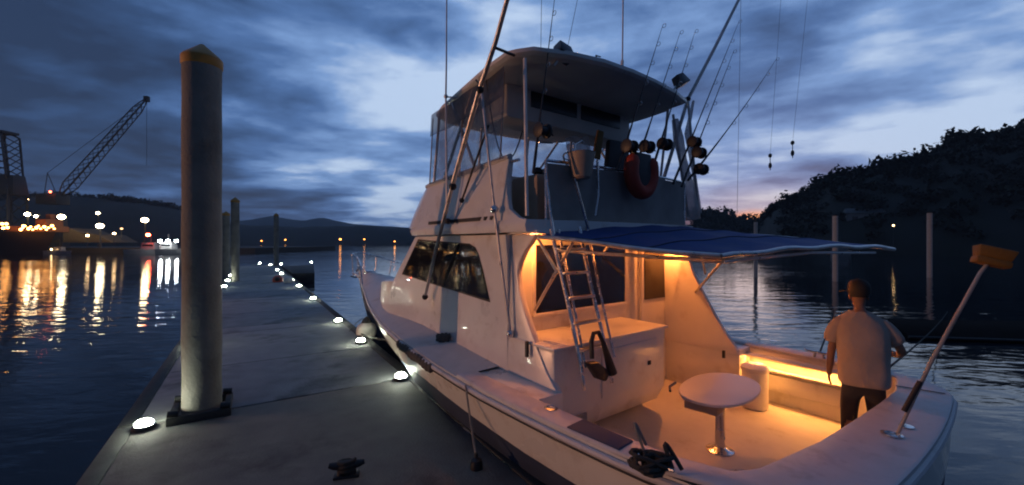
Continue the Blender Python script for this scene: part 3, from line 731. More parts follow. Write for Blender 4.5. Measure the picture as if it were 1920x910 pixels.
# windows
def side_panel(pts, sg, out, material, name, parent, th=.012):
    A = []; Bq = []
    for x, z_ in pts:
        A.append((x, sg * (house_y(z_) + out), z_)); Bq.append((x, sg * (house_y(z_) + out - th), z_))
    return MB().prism(A, Bq).build(name, material, parent, smooth=False)
yw = 1.47
def Lw(px, py):
    z_ = 2.3
    for _ in range(4):
        p = L(px, py, y=house_y(z_)); z_ = p.z
    return (p.x, p.z)
wpts = [Lw(*q_) for q_ in ((755, 513), (836, 538), (918, 563), (906, 510), (897, 478), (891, 466), (880, 459), (830, 455), (785, 451))]
for sg in (1, -1):
    side_panel(wpts, sg, .008, 'glass_dark', 'side_window', house)
    cxw = sum(p[0] for p in wpts) / len(wpts); czw = sum(p[1] for p in wpts) / len(wpts)
    fr = [(cxw + (x - cxw) * 1.02, czw + (z_ - czw) * 1.06) for x, z_ in wpts]
    side_panel(fr, sg, .003, 'black_rubber', 'window_seal', house)
def wsp(k, z_, o):
    y_ = house_y(z_); xf = 6.74 - (z_ - 2.2) * 1.16
    pl = [(xf - .28, y_ - .29), (xf - .12, y_ - .72), (xf - .095, y_ - .80), (xf - .095, -(y_ - .80)), (xf - .12, -(y_ - .72)), (xf - .28, -(y_ - .29))][k]
    return (pl[0] + .02 + o * .7, pl[1] * (1 + .02 * (k in (0, 5))), z_ + o * .7)
for ka, kb_ in ((0, 1), (2, 3), (4, 5)):
    qd = [(ka, 2.12), (kb_, 2.12), (kb_, 2.68), (ka, 2.68)]
    MB().prism([wsp(k, z_, .012) for k, z_ in qd], [wsp(k, z_, -.012) for k, z_ in qd]).build('windshield', 'glass_dark', house)
# bulkhead
zt_ = 2.84
w0 = L(1003, 588, x=XB); w1 = L(1170, 570, x=XB); d0 = L(1205, 562, x=XB); d1 = L(1250, 560, x=XB)
MB().box((XB + .03, 0, (1.0 + zt_) / 2 - .18), (.06, 3.05, zt_ - .65)).build('bulkhead', 'gelcoat', boat)
zb_ = w0.z
win = MB().box((XB - .004, (w0.y + w1.y) / 2, (zb_ + 2.72) / 2), (.02, w0.y - w1.y, 2.72 - zb_)).build('salon_window', 'glass_dark', boat)
yc = (w0.y + w1.y) / 2; hwid = (w0.y - w1.y) / 2
MB().box((XB - .008, yc, zb_ - .02), (.03, 2 * hwid + .08, .04)).box((XB - .008, yc + hwid + .02, (zb_ + 2.72) / 2), (.03, .04, 2.72 - zb_ - .002)).box((XB - .008, yc - hwid - .02, (zb_ + 2.72) / 2), (.03, .04, 2.72 - zb_ - .002)).build('window_frame', 'gelcoat', win, bevel=.004)
dy0, dy1 = d0.y + .07, d1.y - .05
door = MB().box((XB - .012, (dy0 + dy1) / 2, 1.70), (.03, dy0 - dy1, 2.0)).build('salon_door', 'gelcoat', boat, bevel=.006)
MB().box((XB - .03, (d0.y + d1.y) / 2, (d0.z + 2.62) / 2), (.012, d0.y - d1.y, 2.62 - d0.z)).build('door_glass', 'glass_dark', door)
MB().tube([(XB - .04, dy1 + .05, 1.55), (XB - .09, dy1 + .05, 1.57), (XB - .09, dy1 + .05, 1.72), (XB - .04, dy1 + .05, 1.74)], .01, 8).build('door_handle', 'steel', door)
MB().tube([(XB - .05, dy0 + .03, 1.2), (XB - .05, dy0 + .03, 2.72)], .018, 10).build('door_post', 'gelcoat', boat)
# overhang soffit and side wings
wing = [(2.86, 2.84), (2.42, 2.84), (2.47, 2.79), (2.60, 2.66), (2.69, 2.53), (2.72, 2.42), (2.68, 2.24), (2.58, 2.02), (2.40, 1.74), (2.20, 1.46), (2.06, 1.33), (2.02, 1.26), (2.86, 1.26)]
wingS = [(2.86, 2.84), (2.42, 2.84), (2.43, 2.72), (2.44, 2.58), (2.38, 2.36), (2.22, 2.04), (2.06, 1.76), (1.92, 1.53), (1.80, 1.38), (1.74, 1.26), (2.86, 1.26)]
for sg in (1, -1):
    if sg < 0: wing = wingS
    A = [(x, sg * house_y(z_), z_) for x, z_ in wing]; Bq = [(x, sg * (house_y(z_) - .075), z_) for x, z_ in wing]
    MB().prism(A, Bq).build('side_wing', 'gelcoat', house, bevel=.015)
    # inner step down to the sole
    MB().box((2.52 if sg > 0 else 2.38, sg * 1.64, .985), (1.0 if sg > 0 else 1.28, .32, .68)).build('coaming_step', 'gelcoat', boat, bevel=.01)
MB().box((2.63, 0, 2.86), (.5, 3.0, .035)).build('soffit', 'gelcoat', boat)
MB().box((1.85 + .05, -1.38, 1.25), (.03, .03, .1)).build('wing_latch', 'black_rubber', boat)
# mezzanine cabinet in front of the big window
c1 = L(1020, 657, x=2.12); c2 = L(1247, 622, x=2.12)
ca, cb_ = 1.50, c2.y
zt2 = 1.70
pr1 = [(2.12, .98), (2.12, zt2), (XB - .02, zt2), (XB - .02, .66), (2.5, .66), (2.22, .80)]
cabn = MB().prism([(x, ca, z_) for x, z_ in pr1], [(x, cb_ , z_) for x, z_ in pr1]).build('cabinet', 'gelcoat', boat, bevel=.035)
MB().box(((2.09 + XB) / 2 - .01, (ca + cb_) / 2, zt2 + .012), (XB - 2.09 - .02, ca - cb_ + .06, .03)).build('cabinet_top', 'gelcoat', cabn, bevel=.01)
MB().box((2.113, (ca + cb_) / 2 - .25, 1.34), (.016, 1.0, .52)).build('cabinet_door', 'gelcoat', cabn, bevel=.006)
MB().box((2.10, cb_ + .35, 1.33), (.015, .05, .05)).build('latch', 'black_rubber', cabn, bevel=.004)
MB().box((2.11, ca - .28, .93), (.02, .32, .14)).build('vent_panel', 'cover_grey', cabn)
# cockpit ceiling lamps (real lit lamps of the place)
def spot(loc, e, r_=.05, c=(1, .27, .05), parent=None, name='lamp_light'):
    ld = bpy.data.lights.new(name, 'POINT'); ld.energy = e; ld.color = c; ld.shadow_soft_size = r_
    lo_ = bpy.data.objects.new(name, ld); col.objects.link(lo_); lo_.location = loc
    if parent is not None: lo_.parent = parent
    return lo_
for (x, y_, e) in ((2.66, -1.28, 80.), (2.66, 1.30, 30.)):
    lm = MB().lathe([(.05, 0), (.045, -.012), (.002, -.016)], (x, y_, 2.838), 16).build('ceiling_lamp', 'em_warm', boat)
    spot((x, y_, 2.80), e, .04, parent=boat)
spot((.9, -1.45, 1.05), 0, .05, parent=boat) if False else None
al = bpy.data.lights.new('strip_light', 'AREA'); al.shape = 'RECTANGLE'; al.size = 1.15; al.size_y = .02; al.energy = 15; al.color = (1, .36, .075)
ao = bpy.data.objects.new('strip_light', al); col.objects.link(ao); ao.parent = boat; ao.location = (1.15, ys + .05, 1.222)
ao.rotation_euler = Vector((0, .35, -1)).to_track_quat('-Z', 'Y').to_euler()

# brow / flybridge deck
def outline(z_, ya, xf, xa, cur=1.3):
    pl = [(xa, ya, z_)]
    pl += [(xf - cur, ya, z_), (xf - cur * .62, ya - .05, z_), (xf - cur * .27, ya - .30, z_), (xf - cur * .08, ya - .8, z_), (xf, 0, z_)]
    return pl + [(p[0], -p[1], p[2]) for p in pl[-2::-1]]
fb_ = MB()
def aftcurve(z_, ya, xf):
    pl = outline(z_, ya, xf, 2.45)
    tail = [(2.45 - .14 * (1 - (t / 1.0) ** 2), -ya * t * -1 if False else ya * t, z_) for t in (-.8, -.5, 0, .5, .8)]
    return pl + tail
rows = [aftcurve(2.86, 1.50, 6.05), aftcurve(2.86, 1.58, 6.22), aftcurve(2.93, 1.60, 6.25), aftcurve(2.99, 1.58, 6.18)]
for r_ in rows: r_.append(r_[0])
fb_.grid(rows)
fb_.add(aftcurve(2.99, 1.58, 6.18), [tuple(range(len(aftcurve(2.99, 1.58, 6.18))))]); fb_.add(aftcurve(2.862, 1.50, 6.05), [tuple(range(len(aftcurve(2.99, 1.58, 6.18))))])
fbd = fb_.build('flybridge_deck', 'gelcoat', boat, smooth=45)
# flybridge coaming
rows = []
for z_, ya, xf in ((2.98, 1.56, 5.95), (3.15, 1.54, 5.85), (3.4, 1.50, 5.68), (3.60, 1.46, 5.52)):
    rows.append([(p[0], p[1], p[2] + (.10 if z_ > 3.5 and p[0] < 3.5 else 0)) for p in outline(z_, ya, xf, 2.9, .62)])
o = MB().grid(rows).build('flybridge_coaming', 'gelcoat', boat, smooth=45, solid=.06)
MB().tube([(p[0], p[1] * .99, p[2] + .02) for p in rows[-1]], .035, 8).build('coaming_rail', 'cap_white', o)
# port & starboard aft tails of the coaming
for sg in (1, -1):
    tl = [(2.92, 2.98), (2.92, 3.68), (2.88, 3.30), (2.80, 3.12), (2.62, 3.02), (2.48, 2.985)]
    MB().prism([(x, sg * (1.56 - (z_ - 2.98) * .15), z_) for x, z_ in tl], [(x, sg * (1.50 - (z_ - 2.98) * .15), z_) for x, z_ in tl]).build('coaming_tail', 'gelcoat', o, bevel=.01)
# dark stripe low on the coaming
def cy_(z_): return 1.56 - (z_ - 2.98) * .13
for sg in (1, -1):
    s0, s1 = L(769, 427, y=1.56).x, L(902, 427, y=1.56).x
    for a_, b_ in ((s1, min(s0, 4.75)), (s1 - .13, s1 - .06), (s1 - .26, s1 - .19)):
        MB().prism([(a_ + .03, sg * 1.568, 3.01), (b_, sg * 1.568, 3.01), (b_, sg * 1.562, 3.055), (a_, sg * 1.562, 3.055)], [(a_ + .03, sg * 1.54, 3.01), (b_, sg * 1.54, 3.01), (b_, sg * 1.54, 3.055), (a_, sg * 1.54, 3.055)]).build('stripe', 'black_rubber', o)
# aft rail with grey covers
ax = 2.52
for (ya, yb) in ((1.28, -1.46),):
    n_ = 16; rows = []
    for i in range(n_ + 1):
        y_ = ya + (yb - ya) * i / n_
        rows.append([(ax - .12 + .12 * (y_ / 1.5) ** 2 + .03 * math.sin(i * 1.7) * (k == 1 or k == 2), y_, z0) for k, z0 in enumerate((3.0, 3.2, 3.42, 3.60 ))])
    MB().grid(rows).build('aft_cover', 'cover_grey', boat, solid=.02, smooth=60)
rl = MB()
rl.tube([(2.9, 1.44, 3.66), (2.75, 1.44, 3.66)], .018)
rl.tube([(ax - .12 + .12 * (y_ / 1.5) ** 2, y_, 3.63) for y_ in [1.28 - 2.74 * i / 12 for i in range(13)]] + [(2.9, -1.44, 3.66)], .018)
for y_ in (1.28, .2, -.6, -1.46): rl.tube([(ax - .12 + .12 * (y_ / 1.5) ** 2, y_, 2.99), (ax - .12 + .12 * (y_ / 1.5) ** 2, y_, 3.63)], .016)
rl.build('aft_rail', 'steel', boat)
# boarding gate rails by the ladder
def Lx(px, py, x): return tuple(L(px, py, x=x))
gr = MB()
gr.tube([Lx(1120, 300, 2.35), Lx(1122, 366, 2.35), Lx(1116, 405, 2.35)], .016).tube([Lx(1115, 320, 2.5), Lx(1108, 355, 2.5), Lx(1094, 405, 2.5)], .016)
gr.tube([Lx(1077, 335, 2.3), Lx(1103, 430, 2.3)], .016)
gr.tube([Lx(1024, 330, 2.35), Lx(1032, 400, 2.3), Lx(1038, 440, 2.25)], .016)
gr.build('gate_rail', 'steel', boat)
# helm console and its gear
MB().box((4.3, .1, 3.35), (.7, 1.4, .75), top=.85).build('helm_console', 'gelcoat', boat, bevel=.03)
MB().box((2.95, .95, 3.22), (.5, .55, .62)).build('flybridge_seat', 'vinyl_tan', boat, bevel=.05)
hw = Matrix.Rotation(R(-60), 3, 'Y')
wl = MB(); cw = Vector(L(1075, 305, x=3.7))
wl.tube([cw + hw @ Vector((.19 * math.cos(t * math.pi / 12), .19 * math.sin(t * math.pi / 12), 0)) for t in range(25)], .013)
for k in range(5): wl.tube([cw, cw + hw @ Vector((.19 * math.cos(k * 1.2566), .19 * math.sin(k * 1.2566), 0))], .009)
wl.build('steering_wheel', 'steel', boat)
# hardtop
def ht(z_, e=0.0, zc=0.0):
    P0 = [(2.72, 1.50), (2.80 + .02, 1.56), (3.2, 1.56), (4.6, 1.42), (4.95, 1.34), (5.12, 1.1), (5.2, .5), (5.22, 0)]
    pl = P0 + [(x, -y_) for x, y_ in P0[-2::-1]]
    pl += [(2.50, -1.50), (2.40, -1.05), (2.34, -.5), (2.32, 0), (2.34, .5), (2.44, 1.0), (2.58, 1.38)]
    cx_, n_ = 3.7, len(pl)
    out = []
    for x, y_ in pl:
        x2 = cx_ + (x - cx_) * (1 - e / 1.4); y2 = y_ * (1 - e / 1.5)
        out.append((x2, y2, z_ + zc - .055 * (x - 2.3)))
    return out
rows = [ht(4.80, .25), ht(4.80, .04), ht(4.83, 0), ht(4.87, 0), ht(4.90, .05), ht(4.93, .5, .02)]
rows_c = [r_ + [r_[0]] for r_ in rows]
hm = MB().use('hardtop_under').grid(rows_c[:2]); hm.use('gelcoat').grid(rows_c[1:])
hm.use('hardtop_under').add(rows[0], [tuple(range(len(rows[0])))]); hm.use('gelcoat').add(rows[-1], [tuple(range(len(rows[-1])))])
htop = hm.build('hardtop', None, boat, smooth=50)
# electronics box under the hardtop
e0 = L(1182, 228, y=-1.15); exx = 3.35
ya = L(950, 230, x=exx).y; yb = max(-1.3, L(1182, 230, x=exx).y)
zt3 = 4.78
eb = MB().box((exx + .25, (ya + yb) / 2, 4.56), (.5, ya - yb, .46), top=1.0).build('overhead_box', 'hardtop_under', htop, bevel=.04)
for pa, pb_ in (((996, 192), (1082, 226)), ((1090, 194), (1163, 230))):
    a_ = L(*pa, x=exx - .01); b_ = L(*pb_, x=exx - .01)
    MB().box((exx - .006, (a_.y + b_.y) / 2, 4.63), (.02, a_.y - b_.y, .21)).build('screen_door', 'dark_panel', eb, bevel=.01)
# hardtop posts
po = MB
for nm, pts in (('top_post', [Lx(988, 405, 2.6), Lx(984, 110, 2.63)]), ('top_post', [(3.0, -1.46, 3.0), (2.75, -1.42, 4.80)]), ('top_post', [(4.9, 1.4, 3.6), (4.75, 1.38, 4.70)]), ('top_post', [(4.9, -1.4, 3.6), (4.75, -1.38, 4.70)]),
                ('top_post', [(3.6, 1.45, 3.62), (4.3, 1.42, 4.72)]), ('top_post', [(4.5, 1.45, 3.62), (3.7, 1.43, 4.75)]), ('top_post', [(3.6, -1.45, 3.62), (4.3, -1.42, 4.72)]), ('top_post', [(5.1, .5, 3.62), (4.95, .5, 4.7)]), ('top_post', [(5.1, -.5, 3.62), (4.95, -.5, 4.7)]), ('top_post', [(5.05, -.5, 3.7), (4.9, -1.2, 4.68)]),
                ('top_post', [Lx(1290, 405, 2.6), Lx(1262, 215, 2.75)]), ('top_post', [Lx(1310, 405, 2.6), Lx(1290, 190, 2.6)])):
    MB().tube(pts, .02, 10).build(nm, 'white_pole', htop)
# clear enclosure on the port side and the front
def cur(x, s): return (x, 1.50 - s * .06, 3.62 + .08 * (x < 3.5) + (4.80 - .055 * (x - 2.3) - 3.62 - .08 * (x < 3.5)) * s)
for sg in (1, -1):
    rows = []
    xs_ = [2.98 + (4.86 - 2.98) * i / 10 for i in range(11)]
    if sg == -1: xs_ = [3.9 + (4.95 - 3.9) * i / 6 for i in range(7)]
    for x in xs_:
        rows.append([(lambda p: (p[0], sg * (p[1] + .015 * math.sin(x * 9)), p[2]))(cur(x, s_)) for s_ in (0, .25, .5, .72)])
    MB().grid(rows).build('clear_curtain', 'clear_vinyl', htop, smooth=60)
    rows = []
    for x in xs_:
        rows.append([(lambda p: (p[0], sg * (p[1] + .012 + .02 * math.sin(x * 7)), p[2]))(cur(x, s_)) for s_ in (.68, .8, .9, 1.0)])
    MB().grid(rows).build('valance', 'valance_vinyl', htop, smooth=60)
rows = []
for i in range(13):
    t = -1 + 2 * i / 12; rows.append([(5.08 - .20 * abs(t) ** 3 - .06 * s_, t * 1.38, 3.64 + s_ * .98) for s_ in (0, .35, .7, 1)])
MB().grid(rows).build('front_curtain', 'clear_vinyl', htop, smooth=60)
for x in (3.02, 3.95, 4.84):
    MB().tube([cur(x, s_) for s_ in (0, .3, .6, .95)], .009, 6).build('curtain_zip', 'vinyl_tan', htop)
MB().tube(bez(L(912, 150, y=1.45), L(940, 390, y=1.3), L(980, 245, y=1.2), 16), .008, 6).build('hanging_cord', 'black_rubber', htop)
# bungled curtain (rolled, bunched) at the starboard aft corner
MB().tube([Lx(1266, 225, 2.65), Lx(1272, 260, 2.6), Lx(1280, 300, 2.6), Lx(1292, 360, 2.58), Lx(1300, 412, 2.55)], [.05, .075, .06, .09, .11], 12).build('rolled_curtain', 'valance_vinyl', htop)
MB().tube([Lx(1300, 190, 2.7), Lx(1288, 250, 2.65), Lx(1302, 330, 2.6), Lx(1310, 400, 2.55)], [.02, .04, .03, .05], 10).build('rolled_curtain', 'valance_vinyl', htop)
# gear on the hardtop
def flood(px, py, x, tilt):
    p = L(px, py, x=x)
    fl_ = MB().box((0, 0, 0), (.16, .24, .17), rot=Matrix.Rotation(tilt, 3, 'X') @ Matrix.Rotation(R(20), 3, 'Y'), top=.75); fl_.v = [tuple(Vector(v) + p) for v in fl_.v]
    o_ = fl_.build('deck_floodlight', 'dark_panel', htop, bevel=.015)
    MB().tube([p + Vector((0, .02, -.02)), p + Vector((.05, .10, -.16))], .02, 8).build('bracket', 'aluminium', o_)
flood(1056, 98, 2.55, R(10)); flood(1275, 151, 2.6, R(-25))
MB().tube([Lx(1117, 128, 2.7), Lx(1118, 104, 2.7)], .012).tube([Lx(1117, 104, 2.7), Lx(1126, 107, 2.7)], .008).build('mast_light', 'dark_panel', htop)
MB().tube([Lx(1166, 132, 2.7), Lx(1167, 114, 2.7)], .022).tube([Lx(1167, 116, 2.7), Lx(1169, -60, 2.7)], .010).build('antenna', 'white_pole', htop)
# tall antenna on the port side
pA = [L(838, 400, y=1.66), L(836, 182, y=1.66), L(837, 120, y=1.66), L(838, -80, y=1.66)]
MB().tube(pA, [.014, .013, .011, .008]).tube([L(836, 182, y=1.66), L(860, 183, y=1.5)], .010).ball(L(836, 181, y=1.66), .03, 8).build('antenna', 'white_pole', htop)
# outriggers
og = MB(); P1 = [L(797, 556, y=1.62), L(822, 450, y=1.66), L(849, 345, y=1.72)]
P2 = [L(849, 345, y=1.72), L(900, 165, y=1.80), L(929, 80, y=1.88), L(951, 0, y=1.98), L(985, -130, y=2.1)]
ob = MB().tube(P1, [.022, .024, .026], 10).build('outrigger', 'aluminium', boat)
MB().tube(P2, [.030, .026, .024, .022, .016], 10).build('outrigger_pole', 'aluminium', ob)
for c_, r_ in ((L(849, 350, y=1.72), .05), (L(840, 415, y=1.66), .04), (L(797, 557, y=1.62), .045), (L(900, 168, y=1.8), .045)): MB().ball(c_, r_, 10).build('outrigger_mount', 'black_rubber', ob)
MB().tube([L(929, 90, y=1.86), L(964, 104, y=1.52)], .016).tube([L(893, 151, y=1.8), L(902, 160, y=1.8)], .012).tube([L(842, 415, y=1.66), L(838, 412, y=1.56)], .02).build('standoff', 'dark_panel', ob)
p5 = MB().tube([L(957, 626, y=1.56), L(940, 500, y=1.6), L(927, 395, y=1.62), L(903, 170, y=1.72)], .016, 8).build('support_pole', 'aluminium', ob)
MB().ball(L(957, 626, y=1.56), .045, 10).ball(L(927, 393, y=1.62), .05, 10).build('pole_clamp', 'steel', p5)
p6 = MB().tube([L(866, 376, y=1.58), L(916, 235, y=1.66)], .013, 8).ball(L(866, 376, y=1.58), .035, 8).tube([L(866, 376, y=1.58), L(850, 418, y=1.57)], .005, 6).build('stay_line', 'rope_dark', ob)
og2 = MB().tube([L(1238, 356, y=-1.56), L(1290, 186, y=-1.75), L(1340, 90, y=-1.95), L(1385, 0, y=-2.15), L(1440, -110, y=-2.4)], [.030, .028, .026, .022, .016], 10).build('outrigger', 'aluminium', boat)
MB().tube([L(1290, 186, y=-1.75), L(1275, 182, y=-1.5)], .014).ball(L(1290, 186, y=-1.75), .045, 8).build('standoff', 'dark_panel', og2)
for pa, pb_ in (((1520, 90), (1486, 268)), ((1468, -10), (1444, 292))):
    MB().tube([L(pa[0], -60, y=-2.6), L(*pb_, y=-2.6)], .0018, 5).build('line', 'rope_dark', og2)
    p = L(*pb_, y=-2.6); MB().ball(p, .028, 8, (1, 1, 1.2)).ball(p + Vector((0, 0, -.15)), .026, 8, (1, 1, 1.8)).tube([p, p + Vector((0, 0, -.22))], .006, 5).build('line_clip', 'black_rubber', og2)
for a_, b_ in (((1016, -40), (1014, 102)), ((1095, -60), (1060, 110)), ((965, -60), (905, 160)), ((1390, -50), (1382, 400))):
    MB().tube([Lx(*a_, 2.6), Lx(*b_, 2.6)], .003, 5).build('rigging_line', 'rope_dark', htop)
# ladder
ld = MB(); lad = None
rt = [Lx(1033, 430, 2.28), Lx(1063, 560, 2.12), Lx(1090, 690, 1.92)]; rtB = [Lx(1047, 430, 2.34), Lx(1073, 560, 2.2), Lx(1098, 690, 2.0)]
st = [Lx(1086, 425, 2.28), Lx(1110, 545, 2.12), Lx(1142, 680, 1.94)]; stB = [Lx(1100, 425, 2.34), Lx(1124, 545, 2.2), Lx(1152, 670, 2.02)]
lad = MB().tube(rt + [Vector(rt[-1]) + Vector((-.035, 0, -.20))], .02, 10).tube(st + [Vector(st[-1]) + Vector((-.035, 0, -.20))], .02, 10).build('ladder', 'steel', boat)
MB().tube(rtB, .014, 8).tube(stB, .014, 8).build('ladder_grab_rail', 'steel', lad)
for t in (.16, .34, .52, .70, .88):
    def pt(A_, t_):
        s_ = t_ * 2
        return Vector(A_[0]).lerp(Vector(A_[1]), s_) if s_ < 1 else Vector(A_[1]).lerp(Vector(A_[2]), s_ - 1)
    a_, b_ = pt(rt, t), pt(st, t)
    MB().box((a_ + b_) / 2, (.07, (a_ - b_).length, .022), rot=Matrix.Rotation(math.atan2((a_ - b_).x * -1, (a_ - b_).y), 3, 'Z')).build('rung', 'aluminium', lad, bevel=.004)
# awning (blue) over the forward cockpit, on a tube frame
NX, NY = 24, 20; rows = []
for i in range(NX + 1):
    u_ = i / NX
    pf = Vector((2.40, 1.46, 2.82)); sf = Vector((2.38, -1.62, 2.95)); pa = Vector((.72, 1.08, 2.655)); sa = Vector((.25, -1.72, 2.70))
    a_ = pf.lerp(pa, u_); b_ = sf.lerp(sa, u_)
    row = []
    for k in range(NY + 1):
        v_ = k / NY; p = a_.lerp(b_, v_); p.z += .085 * math.sin(math.pi * v_) ** .8 * (1 - .45 * u_) + .009 * math.sin(v_ * 23 + u_ * 7) - .016 * abs(math.sin(u_ * 3 * math.pi)) * math.sin(math.pi * v_) ** .3
        row.append(p)
    rows.append(row)
aw = MB().grid(rows).build('awning', 'canvas_blue', boat, solid=.006, smooth=60)
fr_ = MB().tube([r_[0] - Vector((0, 0, .014)) for r_ in rows], .022, 10).tube([p - Vector((0, 0, .014)) for p in rows[-1]], .018, 10).tube([r_[-1] - Vector((0, 0, .014)) for r_ in rows], .018, 10)
fr_.tube([L(1048, 470, y=1.25), L(1200, 480, y=1.12), L(1355, 491, y=1.0)], .017, 10)
fr_.tube([L(1355, 491, y=1.0), L(1420, 484, x=.72), L(1520, 474, x=.55), L(1640, 474, x=.35)], .014, 10)
fr_.build('awning_frame', 'aluminium', aw)
for i in (8, 16): MB().tube([p + Vector((0, 0, .004)) for p in rows[i]], .006, 6).build('awning_seam', 'pad_blue', aw)
MB().tube([r_[0] + Vector((0, -.05, .006)) for r_ in rows], .004, 6).build('awning_seam', 'pad_blue', aw)
for pa_ in ([L(1003, 582, y=1.36), L(1075, 452, y=1.30)], [L(1008, 446, y=1.4), L(1046, 512, y=1.34)], [L(1304, 548, y=-1.44), L(1354, 490, y=-1.2)], [L(1315, 475, y=-1.3), L(1323, 515, y=-1.42)], [L(1133, 472, x=2.6), L(1150, 448, x=2.5)]):
    MB().tube(pa_, .017, 10).build('awning_strut', 'aluminium', aw)
MB().prism([L(1238, 431, x=1.9), L(1222, 462, x=1.2), L(1258, 463, x=1.2)], [L(1238, 431, x=1.9) + Vector((0, 0, .004)), L(1222, 462, x=1.2) + Vector((0, 0, .004)), L(1258, 463, x=1.2) + Vector((0, 0, .004))]).build('awning_webbing', 'vinyl_tan', aw) if False else None
# opened flap of the awning: pale triangle edge
MB().tube([L(1120, 428, x=2.42), L(1200, 436, x=2.2)], .012).build('awning_zip', 'vinyl_tan', aw)
# bow rail, pulpit and anchor
bp = MB().prism([(12.6, .22, 1.63), (13.5, .13, 1.72), (13.5, -.13, 1.72), (12.6, -.22, 1.63)], [(12.6, .22, 1.69), (13.5, .13, 1.77), (13.5, -.13, 1.77), (12.6, -.22, 1.69)]).build('bow_pulpit', 'gelcoat', boat, bevel=.02)
br = MB()
br.tube([(10.6, .70, 1.62), (11.0, .62, 2.1), (12.3, .32, 2.30), (13.3, .20, 2.38), (13.45, 0, 2.40), (13.3, -.20, 2.38), (12.3, -.32, 2.30), (11.0, -.62, 2.1), (10.6, -.70, 1.62)], .016)
for x, y_, z_ in ((11.6, .5, 2.18), (12.4, .3, 2.30), (13.3, .2, 2.36)):
    for sg in (1, -1): br.tube([(x, sg * min(y_, .5) * .8, 1.62), (x, sg * y_, z_)], .014)
br.build('bow_rail', 'steel', boat)
MB().tube([(13.55, 0, 1.74), (13.35, 0, 1.86), (12.7, 0, 1.80)], .025).tube([(13.6, -.16, 1.62), (13.62, 0, 1.56), (13.6, .16, 1.62)], .022).build('anchor', 'dark_panel', boat)
MB().box((12.2, 0, 1.78), (.34, .24, .2)).build('windlass', 'steel', boat, bevel=.04)
def cleat(x, y_, z_, rz=0, s_=1.0):
    M3 = Matrix.Rotation(rz, 3, 'Z')
    mb = MB(); mb.tube([(-.05, 0, 0), (-.04, 0, .05)], [.02, .015]).tube([(.05, 0, 0), (.04, 0, .05)], [.02, .015]).tube([(-.15, 0, .07), (-.08, 0, .058), (.08, 0, .058), (.15, 0, .07)], [.009, .017, .017, .009])
    mb.v = [tuple(M3 @ (Vector(v) * s_) + Vector((x, y_, z_))) for v in mb.v]
    return mb.build('cleat', 'steel', boat)
cm = L(832, 640, z=1.42); cleat(cm.x, cm.y - .04, 1.41)
ca_ = L(1225, 850, z=1.36); rl0 = L(1222, 880, z=1.36); cleat(rl0.x, rl0.y, 1.345)
cleat(.95, -1.80, 1.345); cleat(11.2, .0, 1.75)
for px, py in ((686, 565), (712, 590), (742, 590)):
    pass
# blue step pad, filler caps, rod holders on the covering board
pq = [L(1063, 812, z=1.345), L(1120, 792, z=1.345), L(1185, 830, z=1.345), L(1125, 858, z=1.345)]
pq = [Vector((1.42, 2.02, 0)), Vector((1.44, 1.82, 0)), Vector((.98, 1.80, 0)), Vector((.96, 1.98, 0))]
MB().prism([v + Vector((0, 0, 1.338)) for v in pq], [v + Vector((0, 0, 1.356)) for v in pq]).build('step_pad', 'pad_blue', boat, bevel=.006)
for (px, py) in ((1033, 766), (1672, 815)):
    p = L(px, py, z=1.345)
    MB().lathe([(.055, 1.343), (.055, 1.352), (.035, 1.356), (.03, 1.35), (.002, 1.349)], (p.x, p.y, 0), 18, sx=1.2).build('rod_holder', 'steel', boat)
for (px, py) in ((1450, 640), (1700, 800)):
    p = L(px, py, z=1.345); MB().lathe([(.045, 1.343), (.045, 1.35), (.002, 1.352)], (p.x, p.y, 0), 16).build('deck_cap', 'steel', boat)
MB().box((-.02, -1.25, 1.347), (.34, .018, .003), rot=Matrix.Rotation(R(15), 3, 'Z')).build('cap_seam', 'dock_edge', boat)
# grab rail on transom, bits on the port wing
MB().box(L(988, 655, y=1.56), (.035, .03, .16)).build('wing_hinge', 'black_rubber', house, bevel=.004)
MB().box(L(931, 524, y=1.475), (.10, .012, .02)).build('badge', 'steel', house)

# ---------------------------------------------------------------- loose things aboard
def on_boat(name, p, rz, lab, cat, group=None):
    return empty(name, bw(p), BR + rz, lab, cat, group)
# table
t0_ = L(1350, 845, z=.65)
tb = on_boat('cockpit_table', (t0_.x, t0_.y, .65), R(8), 'white oval cockpit table on a steel pedestal', 'table')
hT = 1.275 - .65
top_o = []
for k in range(40):
    a_ = 2 * math.pi * k / 40; ex = 2.25
    cxx = math.copysign(abs(math.cos(a_)) ** (2 / ex), math.cos(a_)); syy = math.copysign(abs(math.sin(a_)) ** (2 / ex), math.sin(a_))
    top_o.append((cxx * .33, syy * .56))
MB().grid([[(x * s_, y_ * s_, z_) for x, y_ in top_o] for s_, z_ in ((.97, hT - .012), (1, hT - .008), (1, hT + .010), (.985, hT + .015))], close=True).add([(x * .985, y_ * .985, hT + .015) for x, y_ in top_o], [tuple(range(40))]).build('table_top', 'table_white', tb, smooth=20)
MB().lathe([(.045, 0), (.045, hT - .02)], seg=20).build('pedestal', 'steel', tb)
MB().lathe([(.13, 0), (.13, .012), (.09, .02), (.06, .035), (.05, .04)], seg=26).build('base_flange', 'steel', tb)
MB().box((.02, .36, hT - .075), (.3, .22, .07)).build('drawer', 'vinyl_tan', tb, bevel=.01)
MB().tube([(.30, .48, hT + .02), (.36, .36, hT + .02), (.37, .2, hT + .02)], .012, 8).build('rail_edge', 'dark_panel', tb)
# rubber mat on the sole
mt = on_boat('floor_mat', (.72, .85, .652), 0, 'dark mat on the cockpit sole beside the table foot', 'mat')
MB().box((0, 0, .006), (.5, 1.1, .012)).build('mat', 'cover_grey', mt, bevel=.004)
